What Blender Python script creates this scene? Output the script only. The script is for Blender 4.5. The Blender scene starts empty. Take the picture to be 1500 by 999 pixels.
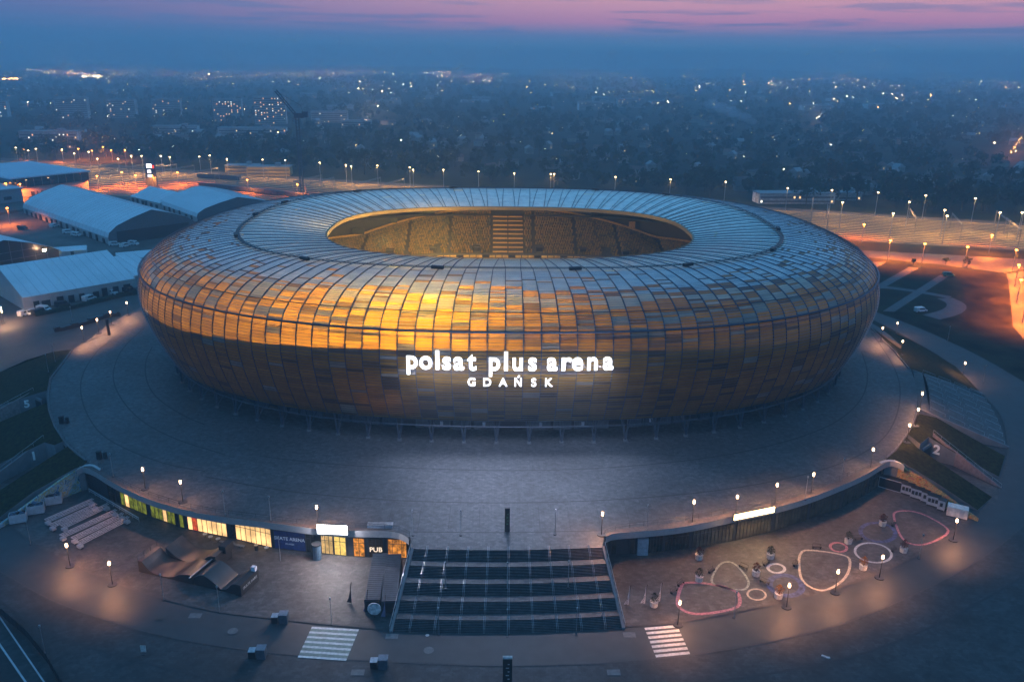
import bpy, math, random
import numpy as np
from mathutils import Vector, Matrix
random.seed(7); rng = np.random.default_rng(7)
SC = bpy.context.scene; COL = SC.collection
R = math.radians
# ------------------------------------------------------------------ camera
F, T, YAW, ROLL = 1208.144, .3270, .017, .011
CAM = np.array([-3.613, -277.009, 89.818])
_r = np.array([math.cos(YAW), -math.sin(YAW), 0]); _h = np.array([math.sin(YAW), math.cos(YAW), 0]); _z = np.array([0, 0, 1.])
FW = _h*math.cos(T) - _z*math.sin(T); UP = _h*math.sin(T) + _z*math.cos(T)
RT2 = _r*math.cos(ROLL) + UP*math.sin(ROLL); UP2 = UP*math.cos(ROLL) - _r*math.sin(ROLL)
cam = bpy.data.cameras.new('camera'); co = bpy.data.objects.new('camera', cam); COL.objects.link(co)
cam.sensor_width = 36; cam.lens = 36*F/1500; cam.clip_start = 1; cam.clip_end = 40000
m = Matrix.Identity(4)
for i in range(3):
    m[i][0] = RT2[i]; m[i][1] = UP2[i]; m[i][2] = -FW[i]; m[i][3] = CAM[i]
co.matrix_world = m; SC.camera = co

def nodes(x):
    x.use_nodes = True; n = x.node_tree.nodes; n.clear(); return n, x.node_tree.links
def mth(n, l, op, a, b=None, c=None, clamp=False):
    k = n.new('ShaderNodeMath'); k.operation = op; k.use_clamp = clamp
    for i, v in enumerate((a, b, c)):
        if v is None: continue
        if isinstance(v, (int, float)): k.inputs[i].default_value = v
        else: l.new(v, k.inputs[i])
    return k.outputs[0]
def ramp(n, l, fac, stops):
    r = n.new('ShaderNodeValToRGB'); e = r.color_ramp.elements
    while len(e) < len(stops): e.new(.5)
    for k, (p, c) in enumerate(stops): e[k].position = p; e[k].color = (*c, 1) if len(c) == 3 else c
    l.new(fac, r.inputs[0]); return r.outputs[0]
def mixc(n, l, fac, a, b, bt='MIX'):
    k = n.new('ShaderNodeMix'); k.data_type = 'RGBA'; k.blend_type = bt
    for s, v in ((0, fac), (6, a), (7, b)):
        if isinstance(v, (int, float)): k.inputs[s].default_value = v
        elif isinstance(v, tuple): k.inputs[s].default_value = (*v, 1)
        else: l.new(v, k.inputs[s])
    return k.outputs[2]

# ------------------------------------------------------------------ dusk sky, weak afterglow sun
W = bpy.data.worlds.new('World'); SC.world = W; n, l = nodes(W)
tc = n.new('ShaderNodeTexCoord'); sep = n.new('ShaderNodeSeparateXYZ'); l.new(tc.outputs['Generated'], sep.inputs[0])
sky = n.new('ShaderNodeTexSky'); sky.sky_type = 'NISHITA'; sky.sun_disc = False
sky.sun_elevation = R(1.0); sky.sun_rotation = R(35); sky.air_density = 1.5; sky.dust_density = 2; sky.ozone_density = 4
zz = sep.outputs[2]
az = mth(n, l, 'ADD', mth(n, l, 'MULTIPLY', sep.outputs[0], .95), mth(n, l, 'MULTIPLY', sep.outputs[1], .30))
azf = n.new('ShaderNodeMapRange'); azf.interpolation_type = 'SMOOTHSTEP'
l.new(az, azf.inputs[0]); azf.inputs[1].default_value = -.35; azf.inputs[2].default_value = .55
warm = ramp(n, l, mth(n, l, 'MULTIPLY', zz, 2.5, clamp=True), [(0, (.075, .26, .44)), (.035, (.082, .25, .42)), (.068, (.16, .19, .37)), (.105, (.56, .21, .34)), (.16, (.66, .30, .35)), (.22, (.66, .42, .42)), (.34, (.14, .29, .52)), (1, (.062, .25, .51))])
cool = ramp(n, l, mth(n, l, 'MULTIPLY', zz, 2.5, clamp=True), [(0, (.028, .135, .30)), (.05, (.032, .13, .30)), (.10, (.055, .125, .30)), (.19, (.12, .13, .31)), (.27, (.10, .17, .38)), (.4, (.06, .22, .48)), (1, (.062, .25, .51))])
skc = mixc(n, l, azf.outputs[0], cool, warm)
# thin dark cloud wisps low in the afterglow
mp = n.new('ShaderNodeMapping'); l.new(tc.outputs['Generated'], mp.inputs[0]); mp.inputs['Scale'].default_value = (7, 7, 110); mp.inputs['Location'].default_value = (2.3, .4, 1.2)
nz = n.new('ShaderNodeTexNoise'); l.new(mp.outputs[0], nz.inputs[0]); nz.inputs['Scale'].default_value = 1; nz.inputs['Detail'].default_value = 5; nz.inputs['Distortion'].default_value = .4
cm = n.new('ShaderNodeMapRange'); l.new(nz.outputs[0], cm.inputs[0]); cm.inputs[1].default_value = .50; cm.inputs[2].default_value = .60
band = mth(n, l, 'MULTIPLY', mth(n, l, 'GREATER_THAN', zz, .03), mth(n, l, 'SUBTRACT', 1.0, mth(n, l, 'MULTIPLY', zz, 9.0), clamp=True))
skc = mixc(n, l, mth(n, l, 'MULTIPLY', mth(n, l, 'MULTIPLY', cm.outputs[0], band), 1.0), skc, (.09, .15, .33))
bg1 = n.new('ShaderNodeBackground'); l.new(sky.outputs[0], bg1.inputs[0]); bg1.inputs[1].default_value = .003
bg2 = n.new('ShaderNodeBackground'); l.new(skc, bg2.inputs[0]); bg2.inputs[1].default_value = 1.35
ad = n.new('ShaderNodeAddShader'); l.new(bg1.outputs[0], ad.inputs[0]); l.new(bg2.outputs[0], ad.inputs[1])
wo = n.new('ShaderNodeOutputWorld'); l.new(ad.outputs[0], wo.inputs[0])
W.cycles.sampling_method = 'MANUAL'; W.cycles.sample_map_resolution = 256
sl = bpy.data.lights.new('afterglow_sun', 'SUN'); sl.energy = .04; sl.angle = R(25); sl.color = (1, .72, .62)
so = bpy.data.objects.new('afterglow_sun', sl); COL.objects.link(so)
so.rotation_euler = Vector((math.sin(R(35))*math.cos(R(6)), math.cos(R(35))*math.cos(R(6)), math.sin(R(6)))).to_track_quat('Z', 'Y').to_euler()
vs = SC.view_settings; vs.view_transform = 'Standard'; vs.look = 'None'; vs.exposure = 0; vs.gamma = 1; vs.use_curve_mapping = False
cy = SC.cycles; cy.use_denoising = True; cy.max_bounces = 6; cy.diffuse_bounces = 2; cy.glossy_bounces = 2; cy.transmission_bounces = 3
cy.volume_bounces = 2; cy.transparent_max_bounces = 4; cy.sample_clamp_indirect = 4; cy.sample_clamp_direct = 0; cy.caustics_reflective = False; cy.caustics_refractive = False
try: cy.use_light_tree = True; cy.denoiser = 'OPENIMAGEDENOISE'
except Exception: pass

# ------------------------------------------------------------------ helpers
LOW = -6.5
HAZE = 4.0e-4
def G(px, py, z=0.):
    """where a sight line of the survey photograph meets the level z"""
    u2 = (px-750)/F; v2 = (py-499.5)/F
    d = FW + RT2*u2 - UP2*v2
    return CAM + d*((z-CAM[2])/d[2])
def GL(px, py): return G(px, py, LOW)
def mat(name, c, rough=.7, metal=0, var=.15, scale=1.5, bump=0, spec=.5, brick=None, coat=0):
    M = bpy.data.materials.new(name); n, l = nodes(M)
    o = n.new('ShaderNodeOutputMaterial'); p = n.new('ShaderNodeBsdfPrincipled'); l.new(p.outputs[0], o.inputs[0])
    p.inputs['Roughness'].default_value = rough; p.inputs['Metallic'].default_value = metal; p.inputs['Specular IOR Level'].default_value = spec
    p.inputs['Coat Weight'].default_value = coat
    tc = n.new('ShaderNodeTexCoord'); nz = n.new('ShaderNodeTexNoise'); l.new(tc.outputs['Object'], nz.inputs[0])
    nz.inputs['Scale'].default_value = scale; nz.inputs['Detail'].default_value = 4
    lo = tuple(x*(1-var*1.6) for x in c); hi = tuple(min(1, x*(1+var*1.6)) for x in c)
    cc = ramp(n, l, nz.outputs[0], [(.3, lo), (.7, hi)])
    h = nz.outputs[0]
    if brick:
        bs, bv = brick
        b = n.new('ShaderNodeTexBrick'); l.new(tc.outputs['Object'], b.inputs[0]); b.inputs['Scale'].default_value = 1
        b.inputs['Brick Width'].default_value = bs*2; b.inputs['Row Height'].default_value = bs; b.inputs['Mortar Size'].default_value = bs*.05
        b.inputs['Color1'].default_value = (1-bv,)*3+(1,); b.inputs['Color2'].default_value = (1+bv,)*3+(1,); b.inputs['Mortar'].default_value = (.55, .55, .55, 1)
        n2 = n.new('ShaderNodeTexNoise'); l.new(tc.outputs['Object'], n2.inputs[0]); n2.inputs['Scale'].default_value = .05; n2.inputs['Detail'].default_value = 6
        n3 = n.new('ShaderNodeTexVoronoi'); l.new(tc.outputs['Object'], n3.inputs[0]); n3.inputs['Scale'].default_value = 1.35
        s3 = n.new('ShaderNodeSeparateColor'); l.new(n3.outputs['Color'], s3.inputs[0])
        c2 = ramp(n, l, n2.outputs[0], [(.35, (.80,)*3), (.65, (1.15,)*3)])
        c3 = ramp(n, l, s3.outputs[0], [(0, (.70,)*3), (1, (1.32,)*3)])
        cc = mixc(n, l, 1.0, cc, b.outputs[0], 'MULTIPLY'); cc = mixc(n, l, 1.0, cc, c2, 'MULTIPLY'); cc = mixc(n, l, 1.0, cc, c3, 'MULTIPLY')
        h = b.outputs[1]
    l.new(cc, p.inputs['Base Color'])
    if bump:
        bp = n.new('ShaderNodeBump'); bp.inputs['Strength'].default_value = bump; bp.inputs['Distance'].default_value = .1; l.new(h, bp.inputs['Height']); l.new(bp.outputs[0], p.inputs['Normal'])
    return M
def emis(name, c, s, sample=False, var=0, scale=1):
    M = bpy.data.materials.new(name); n, l = nodes(M)
    o = n.new('ShaderNodeOutputMaterial'); e = n.new('ShaderNodeEmission'); l.new(e.outputs[0], o.inputs[0])
    e.inputs[0].default_value = (*c, 1); e.inputs[1].default_value = s
    if var:
        tc = n.new('ShaderNodeTexCoord'); nz = n.new('ShaderNodeTexNoise'); l.new(tc.outputs['Object'], nz.inputs[0]); nz.inputs['Scale'].default_value = scale; nz.inputs['Detail'].default_value = 3
        l.new(ramp(n, l, nz.outputs[0], [(.35, tuple(x*(1-var) for x in c)), (.65, c)]), e.inputs[0])
    M.cycles.emission_sampling = 'AUTO' if sample else 'NONE'
    return M
class MB:
    def __init__(s): s.v = []; s.f = []; s.m = []; s.mats = []
    def mi(s, mt):
        if mt not in s.mats: s.mats.append(mt)
        return s.mats.index(mt)
    def face(s, pts, mt):
        b = len(s.v); s.v += [tuple(float(x) for x in p) for p in pts]; s.f.append(list(range(b, b+len(pts)))); s.m.append(s.mi(mt))
    def mesh(s, vs, fs, mt):
        b = len(s.v); k = s.mi(mt); s.v += [tuple(float(x) for x in p) for p in vs]; s.f += [[i+b for i in f] for f in fs]; s.m += [k]*len(fs)
    def box(s, c, size, mt, rz=0, taper=1.0):
        """c = centre of the base"""
        w, d, h = size[0]/2, size[1]/2, size[2]; cs, sn = math.cos(rz), math.sin(rz); vs = []
        for z, t in ((0, 1), (h, taper)):
            for x, y in ((-w, -d), (w, -d), (w, d), (-w, d)):
                x *= t; y *= t; vs.append((c[0]+x*cs-y*sn, c[1]+x*sn+y*cs, c[2]+z))
        s.mesh(vs, [(3, 2, 1, 0), (4, 5, 6, 7), (0, 1, 5, 4), (1, 2, 6, 5), (2, 3, 7, 6), (3, 0, 4, 7)], mt)
    def prism(s, pts, z0, z1, mt, side=None):
        nn = len(pts); z0s = z0 if hasattr(z0, '__len__') else [z0]*nn; z1s = z1 if hasattr(z1, '__len__') else [z1]*nn
        vs = [(p[0], p[1], z0s[i]) for i, p in enumerate(pts)]+[(p[0], p[1], z1s[i]) for i, p in enumerate(pts)]
        s.mesh(vs, [tuple(range(nn-1, -1, -1))], mt); b = len(s.v)-2*nn
        s.f.append([b+nn+i for i in range(nn)]); s.m.append(s.mi(mt)); k = s.mi(side or mt)
        for i in range(nn):
            j = (i+1) % nn; s.f.append([b+i, b+j, b+nn+j, b+nn+i]); s.m.append(k)
    def tube(s, pts, r, mt, nseg=6, r2=None, cap=True):
        pts = [np.array(p, float) for p in pts]; r2 = r if r2 is None else r2; rings = []
        for i, p in enumerate(pts):
            d = (pts[min(i+1, len(pts)-1)]-pts[max(i-1, 0)]); d /= (np.linalg.norm(d)+1e-9)
            a = np.cross(d, [0, 0, 1.]); a = a/np.linalg.norm(a) if np.linalg.norm(a) > 1e-3 else np.array([1., 0, 0]); b = np.cross(a, d)
            rr = r+(r2-r)*i/max(1, len(pts)-1)
            rings.append([p+(a*math.cos(2*math.pi*k/nseg)+b*math.sin(2*math.pi*k/nseg))*rr for k in range(nseg)])
        vs = [q for ring in rings for q in ring]; fs = []
        for i in range(len(pts)-1):
            for k in range(nseg): fs.append((i*nseg+k, i*nseg+(k+1) % nseg, (i+1)*nseg+(k+1) % nseg, (i+1)*nseg+k))
        if cap: fs.append(tuple(range(nseg))[::-1]); fs.append(tuple((len(pts)-1)*nseg+k for k in range(nseg)))
        s.mesh(vs, fs, mt)
    def strip(s, pts, w, mt, dz=0, close=False, edge=0):
        """flat ribbon along pts (centre line); edge=-1/1 puts the line on its side"""
        P_ = [np.array(p, float) for p in pts]; nn = len(P_); L = []; Rr = []
        for i in range(nn):
            a = P_[(i-1) % nn if close else max(i-1, 0)]; b = P_[(i+1) % nn if close else min(i+1, nn-1)]
            d = b-a; d[2] = 0; d /= (np.linalg.norm(d)+1e-9); q = np.array([-d[1], d[0], 0])
            L.append(P_[i]+q*w*(.5+edge*.5)+[0, 0, dz]); Rr.append(P_[i]-q*w*(.5-edge*.5)+[0, 0, dz])
        vs = L+Rr; fs = [(nn+i, nn+(i+1) % nn, (i+1) % nn, i) for i in range(nn if close else nn-1)]
        s.mesh(vs, fs, mt)
    def sphere(s, c, r, mt, nu=8, nv=5, sz=1):
        vs = [(c[0], c[1], c[2]-r*sz)]; fs = []
        for i in range(1, nv):
            a = -math.pi/2+math.pi*i/nv
            for k in range(nu): vs.append((c[0]+r*math.cos(a)*math.cos(2*math.pi*k/nu), c[1]+r*math.cos(a)*math.sin(2*math.pi*k/nu), c[2]+r*sz*math.sin(a)))
        vs.append((c[0], c[1], c[2]+r*sz)); e = len(vs)-1
        for k in range(nu):
            fs.append((0, 1+(k+1) % nu, 1+k)); fs.append((e, e-nu+k, e-nu+(k+1) % nu))
            for i in range(nv-2): fs.append((1+i*nu+k, 1+i*nu+(k+1) % nu, 1+(i+1)*nu+(k+1) % nu, 1+(i+1)*nu+k))
        s.mesh(vs, fs, mt)
    def build(s, name, parent=None, smooth=False, loc=None, kind=None, label=None):
        me = bpy.data.meshes.new(name)
        if loc is not None: s.v = [(x-loc[0], y-loc[1], z-loc[2]) for x, y, z in s.v]
        me.from_pydata(s.v, [], s.f)
        for mm in s.mats: me.materials.append(mm)
        me.polygons.foreach_set('material_index', s.m)
        if smooth: me.polygons.foreach_set('use_smooth', [True]*len(s.f))
        me.update(); o = bpy.data.objects.new(name, me); COL.objects.link(o)
        if loc is not None: o.location = loc
        if parent: o.parent = parent
        if kind: o['kind'] = kind
        if label: o['label'] = label
        return o
def tag(o, label, cat, group=None, kind=None):
    o['label'] = label; o['category'] = cat
    if group: o['group'] = group
    if kind: o['kind'] = kind
    return o
def thing(name, loc, label, cat, group=None, rz=0):
    o = bpy.data.objects.new(name, None); COL.objects.link(o); o.location = tuple(float(x) for x in loc); o.rotation_euler = (0, 0, rz)
    o.empty_display_size = .1
    return tag(o, label, cat, group)
def dup(root, loc, label=None, rz=None, group=None, scale=None):
    c = root.copy(); COL.objects.link(c); c.location = tuple(float(x) for x in loc)
    if rz is not None: c.rotation_euler = (0, 0, rz)
    if scale is not None: c.scale = (scale,)*3
    if label: c['label'] = label
    if group: c['group'] = group
    for ch in list(root.children):
        d = ch.copy(); COL.objects.link(d); d.parent = c
        for g in list(ch.children):
            e = g.copy(); COL.objects.link(e); e.parent = d
    return c
def bp(mb, name, parent, **k):
    loc = np.array(parent.location); o = mb.build(name, loc=loc, **k); o.location = (0, 0, 0); o.parent = parent; return o
def struct(mb, name, **k): return mb.build(name, kind='structure', **k)
def light(name, kind, loc, e, c, r=.15, parent=None, rot=None, size=None, spot=None):
    L = bpy.data.lights.new(name, kind); L.energy = e; L.color = c
    if kind in ('POINT', 'SPOT'): L.shadow_soft_size = r
    if kind == 'SPOT': L.spot_size = spot or R(156); L.spot_blend = .35
    if kind == 'AREA': L.shape = 'RECTANGLE'; L.size, L.size_y = size
    o = bpy.data.objects.new(name, L); COL.objects.link(o); o.location = tuple(float(x) for x in loc)
    if rot is not None: o.rotation_euler = rot
    if parent: o.parent = parent
    return o
_tcache = {}
def text_mesh(ch, mt, bold=.02, ext=.06):
    """a glyph standing in local xz, width centred, baseline z=0, cap height about .73"""
    k = (ch, mt.name, bold, ext)
    if k in _tcache: return _tcache[k]
    cu = bpy.data.curves.new('t', 'FONT'); cu.body = ch; cu.align_x = 'CENTER'; cu.offset = bold; cu.extrude = ext; cu.resolution_u = 6
    o = bpy.data.objects.new('t', cu); COL.objects.link(o); bpy.context.view_layer.update()
    me = bpy.data.meshes.new_from_object(o.evaluated_get(bpy.context.evaluated_depsgraph_get()))
    bpy.data.objects.remove(o); me.transform(Matrix.Rotation(R(90), 4, 'X')); me.materials.clear(); me.materials.append(mt); me.name = 'letter'
    _tcache[k] = me; return me
def text_obj(s, mt, loc, rz, size, parent=None, name='lettering', bold=.0, ext=.02, tilt=0):
    o = bpy.data.objects.new(name, text_mesh(s, mt, bold, ext)); COL.objects.link(o)
    o.location = tuple(float(x) for x in loc); o.rotation_euler = (tilt, 0, rz); o.scale = (size,)*3
    if parent: o.parent = parent
    return o
def resample(pts, step):
    pts = [np.array(p, float) for p in pts]; d = [0]
    for a, b in zip(pts, pts[1:]): d.append(d[-1]+np.linalg.norm(b-a))
    k = max(2, int(d[-1]/step)+1); q = np.linspace(0, d[-1], k); A = np.array(pts)
    return [np.array([np.interp(x, d, A[:, i]) for i in range(3)]) for x in q]
def smooth(pts, it=2):
    for _ in range(it):
        o = [pts[0]]
        for a, b in zip(pts, pts[1:]): a = np.array(a, float); b = np.array(b, float); o += [a*.75+b*.25, a*.25+b*.75]
        pts = o+[pts[-1]]
    return pts

# ------------------------------------------------------------------ materials
M_pave = mat('plaza_paving', (.070, .076, .083), .62, var=.12, scale=.8, brick=(.55, .16), bump=.2)
M_pave2 = mat('lower_paving', (.060, .055, .055), .65, var=.16, scale=.5, brick=(.5, .22), bump=.2)
M_pave3 = mat('apron_paving', (.028, .031, .035), .7, var=.25, scale=.25, brick=(.5, .2), bump=.2)
M_asph = mat('asphalt', (.034, .037, .041), .62, var=.12, scale=.4)
M_line = mat('drain_channel', (.022, .024, .028), .7)
M_conc = mat('concrete', (.16, .165, .175), .75, var=.1, scale=.6)
M_kerb = mat('kerb_stone', (.06, .055, .055), .75)
M_grass = mat('grass', (.020, .022, .007), .95, var=.55, scale=1.1, spec=.1, bump=.8)
M_earth = mat('dark_ground', (.018, .022, .016), .95, var=.4, scale=.02, spec=.1)
M_dark = mat('dark_metal', (.035, .04, .048), .45, .6)
M_rib = mat('blue_grey_steel', (.045, .07, .11), .4, .5)
M_steel = mat('galvanised_steel', (.42, .44, .47), .35, .8)
M_black = mat('black', (.012, .012, .014), .6)
M_white = mat('white_paint', (.46, .46, .45), .6, var=.2, scale=2.5)
M_roadpaint = mat('white_road_paint', (.55, .56, .54), .6, var=.15, scale=2)
M_wall = mat('dark_wall', (.028, .032, .04), .5)
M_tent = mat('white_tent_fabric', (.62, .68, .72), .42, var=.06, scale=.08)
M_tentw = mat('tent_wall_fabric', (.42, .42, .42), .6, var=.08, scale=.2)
M_glass = mat('dark_glass', (.012, .016, .022), .12, 0, var=.3, spec=.8)
M_wood = mat('brown_ply', (.075, .035, .022), .35, var=.3, scale=.5)
M_bark = mat('bark', (.05, .035, .025), .9)
M_leafc = [mat('foliage_green', (.030, .052, .020), .8, var=.4, scale=1.5, spec=.1), mat('foliage_dark', (.018, .032, .016), .8, var=.4, scale=1.5, spec=.1), mat('foliage_red', (.11, .035, .022), .8, var=.4, scale=3, spec=.1), mat('foliage_orange', (.38, .15, .02), .8, var=.3, scale=3, spec=.1)]
M_pink = mat('pink_paint', (.40, .16, .18), .75, var=.3, scale=2.5); M_grn = mat('sage_paint', (.26, .30, .25), .75, var=.3, scale=2.5); M_blu = mat('blue_paint', (.06, .075, .16), .75, var=.4, scale=1.5); M_cream = mat('cream_paint', (.46, .39, .29), .75, var=.25, scale=2.5)
E_lamp = emis('lamp_glow', (1, .66, .40), 14); E_far_w = emis('far_lamp_white', (1, .64, .34), 200); E_far_o = emis('far_lamp_orange', (1, .38, .09), 200)
E_sign = emis('sign_white', (.92, .93, 1), 2.6); E_box = emis('light_box_white', (1, .97, 1), 9); E_ybox = emis('light_box_warm', (1, .72, .34), 7)
E_warm = emis('warm_interior', (1, .60, .24), 1.9, var=.5, scale=.35); E_green = emis('green_posters', (.42, .48, .05), .55, var=.75, scale=1.1); E_amber = emis('amber_interior', (1, .36, .05), 1.1, var=.8, scale=1.3)
E_red = emis('red_neon', (1, .05, .02), 2)
E_win = emis('lit_window', (1, .62, .28), 1.8)
WARM = (1, .43, .19)

# ------------------------------------------------------------------ ground
b = MB(); b.face([(-9000, -1500, LOW), (9000, -1500, LOW), (9000, 9000, LOW), (-9000, 9000, LOW)], M_earth); struct(b, 'ground')
b = MB(); g = []
for i in range(81):
    x = -8900+i*222.5; h = 12+24*abs(math.sin(i*.21+1))+7*math.sin(i*.53); g.append((x, h))
vs = []
for x, h in g: vs += [(x, 6900, LOW), (x, 7900, h), (x, 8900, LOW)]
fs = []
for i in range(80):
    for k in range(2): fs.append((3*i+k, 3*i+3+k, 3*i+4+k, 3*i+1+k))
b.mesh(vs, fs, M_earth); struct(b, 'hills', smooth=True)

# podium outline (level 0)
lf = [(180, 480), (142, 495), (118, 505), (105, 513), (90, 534), (72, 555), (68, 578), (70, 600), (78, 624), (90, 643), (99, 654), (112, 666), (128, 676)]
lc = [(145, 684), (160, 697), (191, 715), (223, 728), (274, 744), (319, 752), (340, 755), (392, 761), (431, 767), (495, 771), (573, 775), (592, 779), (600, 785)]
st_t = [(606, 804), (745, 806), (882, 802)]
rc = [(886, 783), (897, 776), (936, 771), (992, 764.7), (1036, 757.7), (1060, 752), (1135, 736), (1189, 721), (1228, 704), (1271, 685), (1296, 673)]
rt = [(1313, 659), (1335, 626), (1344, 600), (1343, 564), (1333, 539), (1310, 513), (1277, 480)]
Plf = [G(*p) for p in lf]; Plc = smooth([G(*p) for p in lc], 1); Pst = [G(*p) for p in st_t]; Prc = smooth([G(*p) for p in rc], 1); Prt = smooth([G(*p) for p in rt], 1)
back = [np.array([138*math.cos(a)-4, 122*math.sin(a)+2, 0]) for a in np.linspace(R(-8), R(188), 40)]
a0 = G(1277, 480); a1 = G(180, 480)
back = [p for p in back if p[1] > -20]
outline = Plf+Plc+Pst+Prc+Prt+back
b = MB(); b.prism([(p[0], p[1]) for p in outline], -1.1, 0, M_pave, M_conc); struct(b, 'podium_plaza')
b = MB()
for ln in [[(180, 480+12), (150, 505), (130, 530), (118, 555), (118, 580), (128, 610), (150, 640), (200, 665), (250, 682), (300, 690)],
           [(212, 480), (180, 508), (167, 535), (165, 560), (180, 590), (210, 620), (260, 645), (330, 666)],
           [(223, 508), (212, 530), (214, 560), (230, 585), (270, 610), (300, 622)],
           [(1277, 488), (1300, 520), (1318, 555), (1319, 590), (1308, 625), (1287, 650), (1250, 672), (1200, 690), (1120, 708), (1040, 720), (960, 728), (860, 734), (745, 737), (620, 735), (500, 728), (400, 717), (300, 698)],
           [(1262, 515), (1272, 545), (1268, 575), (1250, 600), (1215, 625), (1150, 648), (1060, 668), (960, 680), (860, 687), (745, 690), (600, 686), (480, 680), (380, 668)]]:
    b.strip(smooth([G(x, y) for x, y in ln], 2), .35, M_line, .014)
b.strip([G(x, y) for x, y in [(604, 779), (745, 780), (883, 777)]], .3, M_line, .016)
for i in range(9):   # narrow grooves across the plaza in front of the stairs
    x = -26+i*6.2; b.strip([(x, -122, 0), (x, -131, 0)], .08, M_line, .016)
struct(b, 'drain_channels')

# lower level: terraces, ring road, apron
kerbL = [(-160, 690), (-60, 735), (19, 772.6), (51, 798), (96, 823.7), (166, 854), (239.5, 878), (319, 897), (380, 903.5), (443.7, 911), (537, 920), (573, 922)]
kerbR = [(913.5, 918), (992, 912.7), (1075.5, 897), (1150, 882), (1218, 865), (1286, 841.6), (1353.7, 809), (1394, 785.6), (1428, 762), (1456, 730), (1470, 695), (1479, 660), (1470, 610), (1442, 581), (1400, 536), (1340, 500), (1279, 468.7)]
outR = [(960, 965), (1019.7, 959), (1100, 946), (1180, 929.5), (1252, 909.5), (1353.7, 865), (1438.5, 819.5), (1500, 772), (1560, 705), (1590, 640), (1570, 600), (1500, 560), (1436, 522), (1352, 482.7), (1282, 457)]
outL = [(-160, 755), (-80, 795), (0, 836), (64, 875), (128, 900), (223.5, 929), (319, 946.6), (431, 960), (547, 968), (640, 973), (747, 976), (880, 972)]
kL = smooth([GL(*p) for p in kerbL]); kR = smooth([GL(*p) for p in kerbR]); oL = smooth([GL(*p) for p in outL]); oR = smooth([GL(*p) for p in outR])
apron = [GL(*p) for p in [(-400, 640), (-160, 700), (900, 700), (1500, 560), (1900, 640), (2300, 1300), (750, 1500), (-900, 1300)]]
b = MB(); b.face([(p[0], p[1], LOW+.02) for p in apron], M_pave3); struct(b, 'apron')
b = MB(); b.face([(p[0], p[1], LOW+.05) for p in kL+kR+oR[::-1]+oL[::-1]], M_asph); struct(b, 'ring_road')
b = MB()
wl = [(-160, 700), (-60, 740), (8, 765), (131, 715), (161, 732), (218, 756), (272, 775), (337, 788), (402, 803.5), (449, 808.7), (508.5, 815), (537, 816.5), (597, 818)]
wr = [(890, 812), (913, 813), (947, 811), (1011, 804), (1073, 792.6), (1128.6, 779.5), (1182, 762), (1230, 745), (1268.5, 724.6), (1296, 706)]
WL = [GL(*p) for p in wl]; WR = [GL(*p) for p in wr]
stB = [(575, 926), (745, 928), (911, 921)]
tl = WL+[GL(575, 926)]+kL[::-1]
b.face([(p[0], p[1], LOW+.14) for p in tl], M_pave2)
tr = [GL(911, 921)]+WR+[GL(1428, 758)]+[p for p in kR[:36] if p[0] < GL(1428, 760)[0]][::-1]
b.face([(p[0], p[1], LOW+.14) for p in tr], M_pave2); struct(b, 'terraces')
b = MB()
b.strip(kL, .45, M_kerb, .16); b.strip(kR, .45, M_kerb, .16)
b.strip(oL, .25, M_kerb, .08); b.strip(oR, .25, M_kerb, .08)
gut = [(-100, 830), (0, 878), (41.5, 914.7), (128, 948), (223.5, 974), (320, 995), (450, 1015)]; gutr = [(1000, 1005), (1150, 984), (1252, 962), (1353.7, 925), (1455.5, 870.5), (1530, 825)]
for gl in (gut, gutr): b.strip(smooth([GL(*p) for p in gl]), .5, M_line, .06)
struct(b, 'kerbs')
b = MB()
def quad_stripes(tl_, tr_, bl_, br_, nst, duty, mt, dz):
    A, B, C_, D_ = [GL(*p) for p in (tl_, tr_, bl_, br_)]
    for i in range(nst):
        t0 = i/(nst-1+duty); t1 = (i+duty)/(nst-1+duty)
        b.face([A+(C_-A)*t1+[0, 0, dz], B+(D_-B)*t1+[0, 0, dz], B+(D_-B)*t0+[0, 0, dz], A+(C_-A)*t0+[0, 0, dz]], mt)
quad_stripes((457, 918), (526, 922), (436, 963), (507, 968), 1, 1.0, mat('green_road_paint', (.15, .20, .17), .6, var=.2), .075)
quad_stripes((457, 918), (526, 922), (436, 963), (507, 968), 7, .42, M_roadpaint, .09)
quad_stripes((944, 919.5), (991.5, 915.5), (961, 963), (1011, 958), 7, .55, M_roadpaint, .08)
struct(b, 'zebra_crossings')
b = MB()
M_manh = mat('manhole_iron', (.035, .03, .028), .5); M_pale = mat('pale_paving_patch', (.12, .125, .13), .7)
for x, y, r_, mt in [(56, 842, .8, M_manh), (234, 904, .8, M_manh), (341, 924, .9, M_pale), (628, 952, .9, M_pale), (626, 930, .35, M_white), (856, 768, .6, M_manh), (1104, 738+14, .5, M_manh), (984, 820, .45, M_manh), (1051, 810, .5, M_manh), (1122, 792, .6, M_manh), (1280, 747, .5, M_manh), (1205, 760, .5, M_manh), (158, 552, .5, M_line), (203, 549, .5, M_line), (185, 543, .5, M_line), (1360, 706, .5, M_manh)]:
    p = G(x, y, 0 if (y < 600) else LOW+.15); p[2] = p[2]+.02
    b.mesh([(p[0]+r_*math.cos(a), p[1]+r_*math.sin(a), p[2]) for a in np.linspace(0, 2*math.pi, 13)[:-1]], [tuple(range(12))], mt)
for (x, y) in [(286, 902), (922, 930), (574, 932), (524, 985), (899, 985)]:
    p = GL(x, y); b.box((p[0], p[1], LOW+.06), (2.2, 1.4, .03), M_pale)
struct(b, 'manholes_and_patches')

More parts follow.
